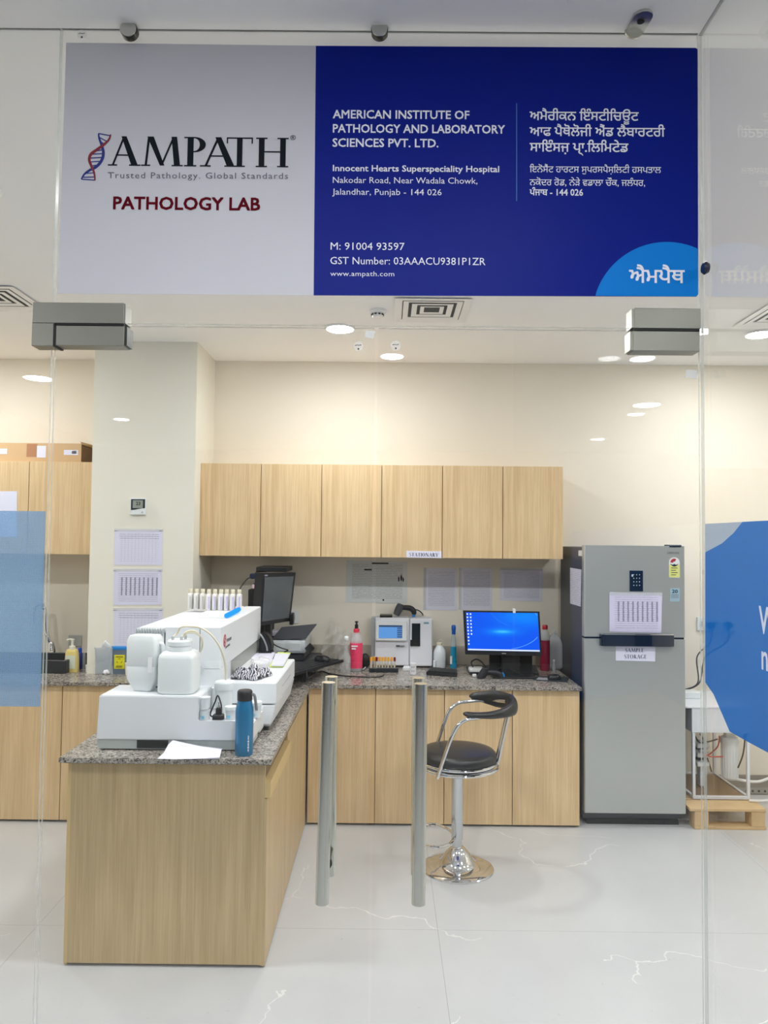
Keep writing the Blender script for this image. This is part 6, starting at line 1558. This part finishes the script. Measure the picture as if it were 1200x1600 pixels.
# ================================================================ THE BRIGHT MONITOR
q = [(723.5, 954), (843, 955.5), (847, 1025), (727, 1022.5)]
MY0, MY1 = 4.93, 4.80
TLm, TRm, BRm, BLm = at(*q[0], 4.90), at(*q[1], 4.86), at(*q[2], 4.84), at(*q[3], 4.88)
t = thing('computer_monitor', 'widescreen monitor glowing with a plain blue desktop picture', 'monitor', ((TLm.x + TRm.x) / 2, 4.9, CT))
nm_ = (TRm - TLm).cross(TLm - BLm).normalized()
if nm_.y > 0: nm_ = -nm_
bk = -nm_ * .035
MB().hexa([BLm, BRm, BRm + bk, BLm + bk, TLm, TRm, TRm + bk, TLm + bk]).build('casing', BLACKP, t, ang=30)
def l4(u, v): return BLm.lerp(BRm, u).lerp(TLm.lerp(TRm, u), v)
def on(u0, u1, v0, v1, d, th=.0008): return MB().prism([l4(a_, b_) + nm_ * d for a_, b_ in ((u0, v0), (u1, v0), (u1, v1), (u0, v1))], nm_ * th)
k = NT('lit_desktop'); tc = k.n('TexCoord'); sx_ = k.n('SeparateXYZ'); k.l(tc.outputs['Generated'], sx_.inputs[0]); u, v = sx_.outputs[0], sx_.outputs[2]
def gauss(cu, cv, su, sv):
    a_ = k.math('POWER', k.math('DIVIDE', k.math('SUBTRACT', u, cu), su), 2.0); b_ = k.math('POWER', k.math('DIVIDE', k.math('SUBTRACT', v, cv), sv), 2.0)
    return k.math('EXPONENT', k.math('MULTIPLY', k.math('ADD', a_, b_), -1.0))
k.math('ADD', u, v)
g1 = gauss(.50, .50, .20, .09); g2 = gauss(.8, .9, .35, .25); g3 = gauss(.5, .50, .09, .03)
basec = k.mix(k.math('MULTIPLY', g2, .9), srgb((0, 84, 236)), srgb((0, 132, 250)))
basec = k.mix(g1, basec, srgb((0, 140, 250))); basec = k.mix(k.math('MULTIPLY', g3, .7), basec, srgb((80, 205, 255)))
def arcl(cu, cv, ru, rv, lo, hi, amt, w_=.012):
    a_ = k.math('POWER', k.math('DIVIDE', k.math('SUBTRACT', u, cu), ru), 2.0); b_ = k.math('POWER', k.math('DIVIDE', k.math('SUBTRACT', v, cv), rv), 2.0)
    d_ = k.math('ABSOLUTE', k.math('SUBTRACT', k.math('ADD', a_, b_), 1.0))
    return k.math('MULTIPLY', k.math('MULTIPLY', k.math('LESS_THAN', d_, w_), k.math('MULTIPLY', k.math('GREATER_THAN', u, lo), k.math('LESS_THAN', u, hi))), amt)
basec = k.mix(arcl(.48, .66, .55, .62, .62, .97, .45, .02), basec, srgb((130, 215, 255)))
basec = k.mix(arcl(.85, 1.25, .55, .68, .33, .6, .3), basec, srgb((90, 190, 255)))
k.l(basec, k.b.inputs['Base Color']); k.l(basec, k.b.inputs['Emission Color']); k.b.inputs['Emission Strength'].default_value = .50; k.b.inputs['Roughness'].default_value = .25
k.b.inputs['Base Color'].default_value = (0, 0, 0, 1)
for l_ in list(k.t.links):
    if l_.to_socket == k.b.inputs['Base Color']: k.t.links.remove(l_)
scr = on(.035, .975, .095, .965, .0004).build('screen', k.m, t)
TASK = NT('lit_taskbar'); TASK.b.inputs['Emission Color'].default_value = srgb((222, 236, 250)); TASK.b.inputs['Emission Strength'].default_value = .45; TASK.b.inputs['Base Color'].default_value = (0.02, .02, .02, 1)
on(.037, .973, .098, .130, .0014).build('taskbar', TASK.m, scr)
mb = MB()
for j in range(10):
    for i in range(2):
        if i and j > 6: continue
        u0 = .045 + i * .042; v0 = .905 - j * .076; m_ = on(u0, u0 + .018, v0, v0 + .036, .0014); mb.merge(m_.bm)
mb.build('desktop_icons', TASK.m, scr)
on(.48, .535, .028, .052, .0004).build('badge', mat('badge_silver', (190, 194, 198), .3, .8), t)
c = l4(.67, 1.0); B(c.x - .009, c.x + .009, c.y - .012, c.y + .02, c.z - .012, c.z + .016, .003).build('webcam', WHITEP, t)
s0, s1 = Xp(765, 1040, 4.95), Xp(832, 1040, 4.95)
B(Xp(783, 1030, 4.93), Xp(812, 1030, 4.93), 4.90, 4.94, CT + .012, BLm.z + .12, .003).build('stand_neck', BLACKM, t)
B(s0, s1, 4.955, 4.975, CT + .012, BLm.z + .06, .004).build('stand_panel', BLACKM, t)
mb = MB().box(s0, s1, 4.80, 5.02, CT + .001, CT + .012, .004); mb.build('stand_base', BLACKP, t)
# white adapter box behind, keyboard, scanner, mouse, pad
a_, b_ = at(734, 1030, 4.94), at(757, 1040, 4.94)
t = thing('adapter_box', 'white rounded adapter box under the left of the bright monitor', 'adapter', ((a_.x + b_.x) / 2, 5.0, CT))
B(a_.x, b_.x, 4.94, 5.04, CT + .001, CT + .04, .012, 3).build('case', mat('adapter_white', (216, 218, 216), .4), t)
MB().tube([(a_.x + .03, 5.0, CT + .036), (a_.x + .02, 5.02, CT + .07), (a_.x + .06, 5.05, CT + .085), (a_.x + .1, 5.03, CT + .06), (a_.x + .12, 4.98, CT + .016)], .005, 8, 8).build('cable', BLACKP, t)
kb = [atz(734, 1055), atz(842, 1056), atz(836, 1043), atz(728, 1045)]
kb = [Vector((p_.x, p_.y, 0)) for p_ in kb]; kzz = CT + .001
t = thing('keyboard', 'black keyboard in front of the bright blue monitor', 'keyboard', ((kb[0].x + kb[1].x) / 2, kb[0].y, CT))
MB().prism([(p_.x, p_.y, kzz) for p_ in kb], (0, 0, .018), bev=.003).build('body', BLACKP, t)
def bil(u, v): return kb[0].lerp(kb[1], u).lerp(kb[3].lerp(kb[2], u), v)
mb = MB()
for i in range(20):
    for j in range(5):
        u, v = .03 + i * .047, .10 + j * .165; P = [bil(u, v), bil(u + .038, v), bil(u + .038, v + .125), bil(u, v + .125)]
        mb.prism([(p_.x, p_.y, kzz + .018) for p_ in P], (0, 0, .004))
mb.build('keys', mat('key_black', (36, 38, 44), .5), t, ang=20)
SYs = atz(765, 1061).y; L = lambda x, y, d=0: at(x, y, SYs + d)
t = thing('barcode_scanner', 'black barcode scanner with blue tail resting before the keyboard', 'scanner', (L(765, 1060).x, SYs, CT))
MB().tube([L(749, 1062.5, .02), L(753, 1056, .02), L(757, 1049, .02), L(758, 1044.5, .02)], lambda u: (.022, .019 + .008 * math.sin(PI * min(1, u))), 18, 5).build('head', BLACKP, t, ang=50)
MB().tube([L(757, 1049.5, .02), L(766, 1050.5, .02), L(776, 1051.5, .02), L(782, 1054, .02), L(783, 1060, .02)], lambda u: (.015, .014 + .004 * math.sin(PI * u)), 16, 6).build('grip', BLACKP, t, ang=50)
MB().tube([L(784.5, 1051, .02), L(787, 1056, .02), L(787, 1062, .02)], .008, 10, 4).build('blue_tail', BLUECAP, t)
MB().tube([L(786, 1054, .03), L(776, 1047, .08), L(790, 1044, .12), L(806, 1050, .06), L(818, 1055, .04)], .0032, 8, 8).build('cable', BLACKP, t)
c = atz(741, 1057); B(c.x - .014, c.x + .012, c.y, c.y + .02, CT + .001, CT + .022, .003)
tag(B(c.x - .014, c.x + .012, c.y - .03, c.y - .012, CT + .001, CT + .020, .003).build('white_cube', WHITEP), 'tiny white cube left of the scanner on the counter', 'cube')
P4 = [atz(833, 1063), atz(886, 1066.5), atz(889, 1059), atz(840, 1057)]
tag(MB().prism([p_ + Vector((0, 0, .0006)) for p_ in P4], (0, 0, .004)).build('mouse_pad', mat('pad_navy', (26, 38, 48), .6)), 'dark mouse pad at right end of the rear worktop', 'mouse pad')
P4 = [atz(838, 1062, CT + .006), atz(856, 1063, CT + .006), atz(856, 1059, CT + .006), atz(842, 1058, CT + .006)]
tag(MB().prism(P4, (0, 0, .0015)).build('grey_card', mat('grey_card', (150, 152, 160), .5)), 'small pale grey card on the dark mouse pad', 'card')
c = atz(866, 1061, CT + .006)
t = thing('computer_mouse', 'black mouse resting on the dark mouse pad', 'mouse', c)
MB().superlathe([(1, .0), (1.02, .012), (.9, .022), (.6, .030), (.2, .033)], .042, .030, 2.6, 32, M=Matrix.Translation(c) @ Matrix.Rotation(.15, 4, 'Z')).build('shell', BLACKP, t, ang=60)
MB().cyl((c.x + .012, c.y - .022, CT + .026), (c.x + .02, c.y - .022, CT + .026), .007, 14).build('scroll_wheel', GREYD, t)
MB().tube([(c.x - .03, c.y + .01, CT + .02), (c.x - .08, c.y + .05, CT + .008), (c.x - .16, c.y + .09, CT + .006), (c.x - .24, c.y + .14, CT + .03)], .003, 8, 8).build('cable', BLACKP, t)
# bottles at the right end
c = Vector((Xp(852.5, 1000, 5.12), 5.14, CT)); sh = lambda y: Zp(854, y, c.y) - CT
t = thing('red_bottle', 'pink-red bottle with dark red cap behind the clear can', 'bottle', c)
RL = mat('red_liquid', (168, 40, 76), .2, alpha=.85)
MB().lathe([(0, .0005), (.031, .0005), (.034, .01), (.034, sh(1000))], 32, c=c).build('liquid', RL, t, ang=60)
MB().lathe([(.034, sh(1000)), (.034, sh(994)), (.028, sh(988)), (.015, sh(984)), (.014, sh(982))], 32, c=c).build('shoulder', CL2, t, ang=60)
MB().lathe([(.019, sh(983)), (.019, sh(978)), (.015, sh(976.5)), (0, sh(976.5))], 24, c=c).build('cap', mat('cap_crimson', (168, 20, 40), .4), t)
JY = atz(866, 1046).y + .04; a_, b_ = Xp(853.5, 1030, JY), Xp(879, 1030, JY); Ht = Zp(866, 988, JY) - CT
c = Vector(((a_ + b_) / 2, JY, CT)); hx = (b_ - a_) / 2
t = thing('clear_canister', 'square clear plastic canister half full, beside the fridge', 'canister', c)
CAN = mat('canister_plastic', (206, 210, 214), .25, alpha=.75)
MB().superlathe([(.86, .0005), (.96, .01), (1, .03), (1, Ht * .58), (.97, Ht * .68), (.72, Ht * .84), (.34, Ht * .95), (.18, Ht)], hx, .04, 4.5, 44, c=c).build('body', CAN, t, ang=60)
MB().superlathe([(.82, .003), (.92, .012), (.955, .03), (.955, Ht * .56), (.95, Ht * .565)], hx, .039, 4.5, 44, c=c).build('contents', mat('milky_contents', (204, 208, 214), .4, alpha=.8), t, ang=60)
MB().lathe([(.012, Ht * .94), (.012, Ht * 1.04), (.008, Ht * 1.05), (0, Ht * 1.05)], 20, c=(c.x, c.y, CT)).build('cap', WHITEP, t)
MB().tube([(c.x + hx * .9, c.y - .02, CT + Ht * .62), (c.x + hx * 1.02, c.y - .035, CT + Ht * .58), (c.x + hx * 1.05, c.y - .04, CT + Ht * .53)], .006, 10, 4).build('side_tap', WHITEP, t)
bottle('sample_vial', 'tiny clear vial standing in front of the clear canister', 865.5, 1050, 0, [(0, 0), (.011, 0), (.012, .03), (.007, .05), (.006, .075)], CLEARP, cat='vial', parts=(('cap', [(.007, .075), (.007, .083), (0, .083)], WHITEP),))
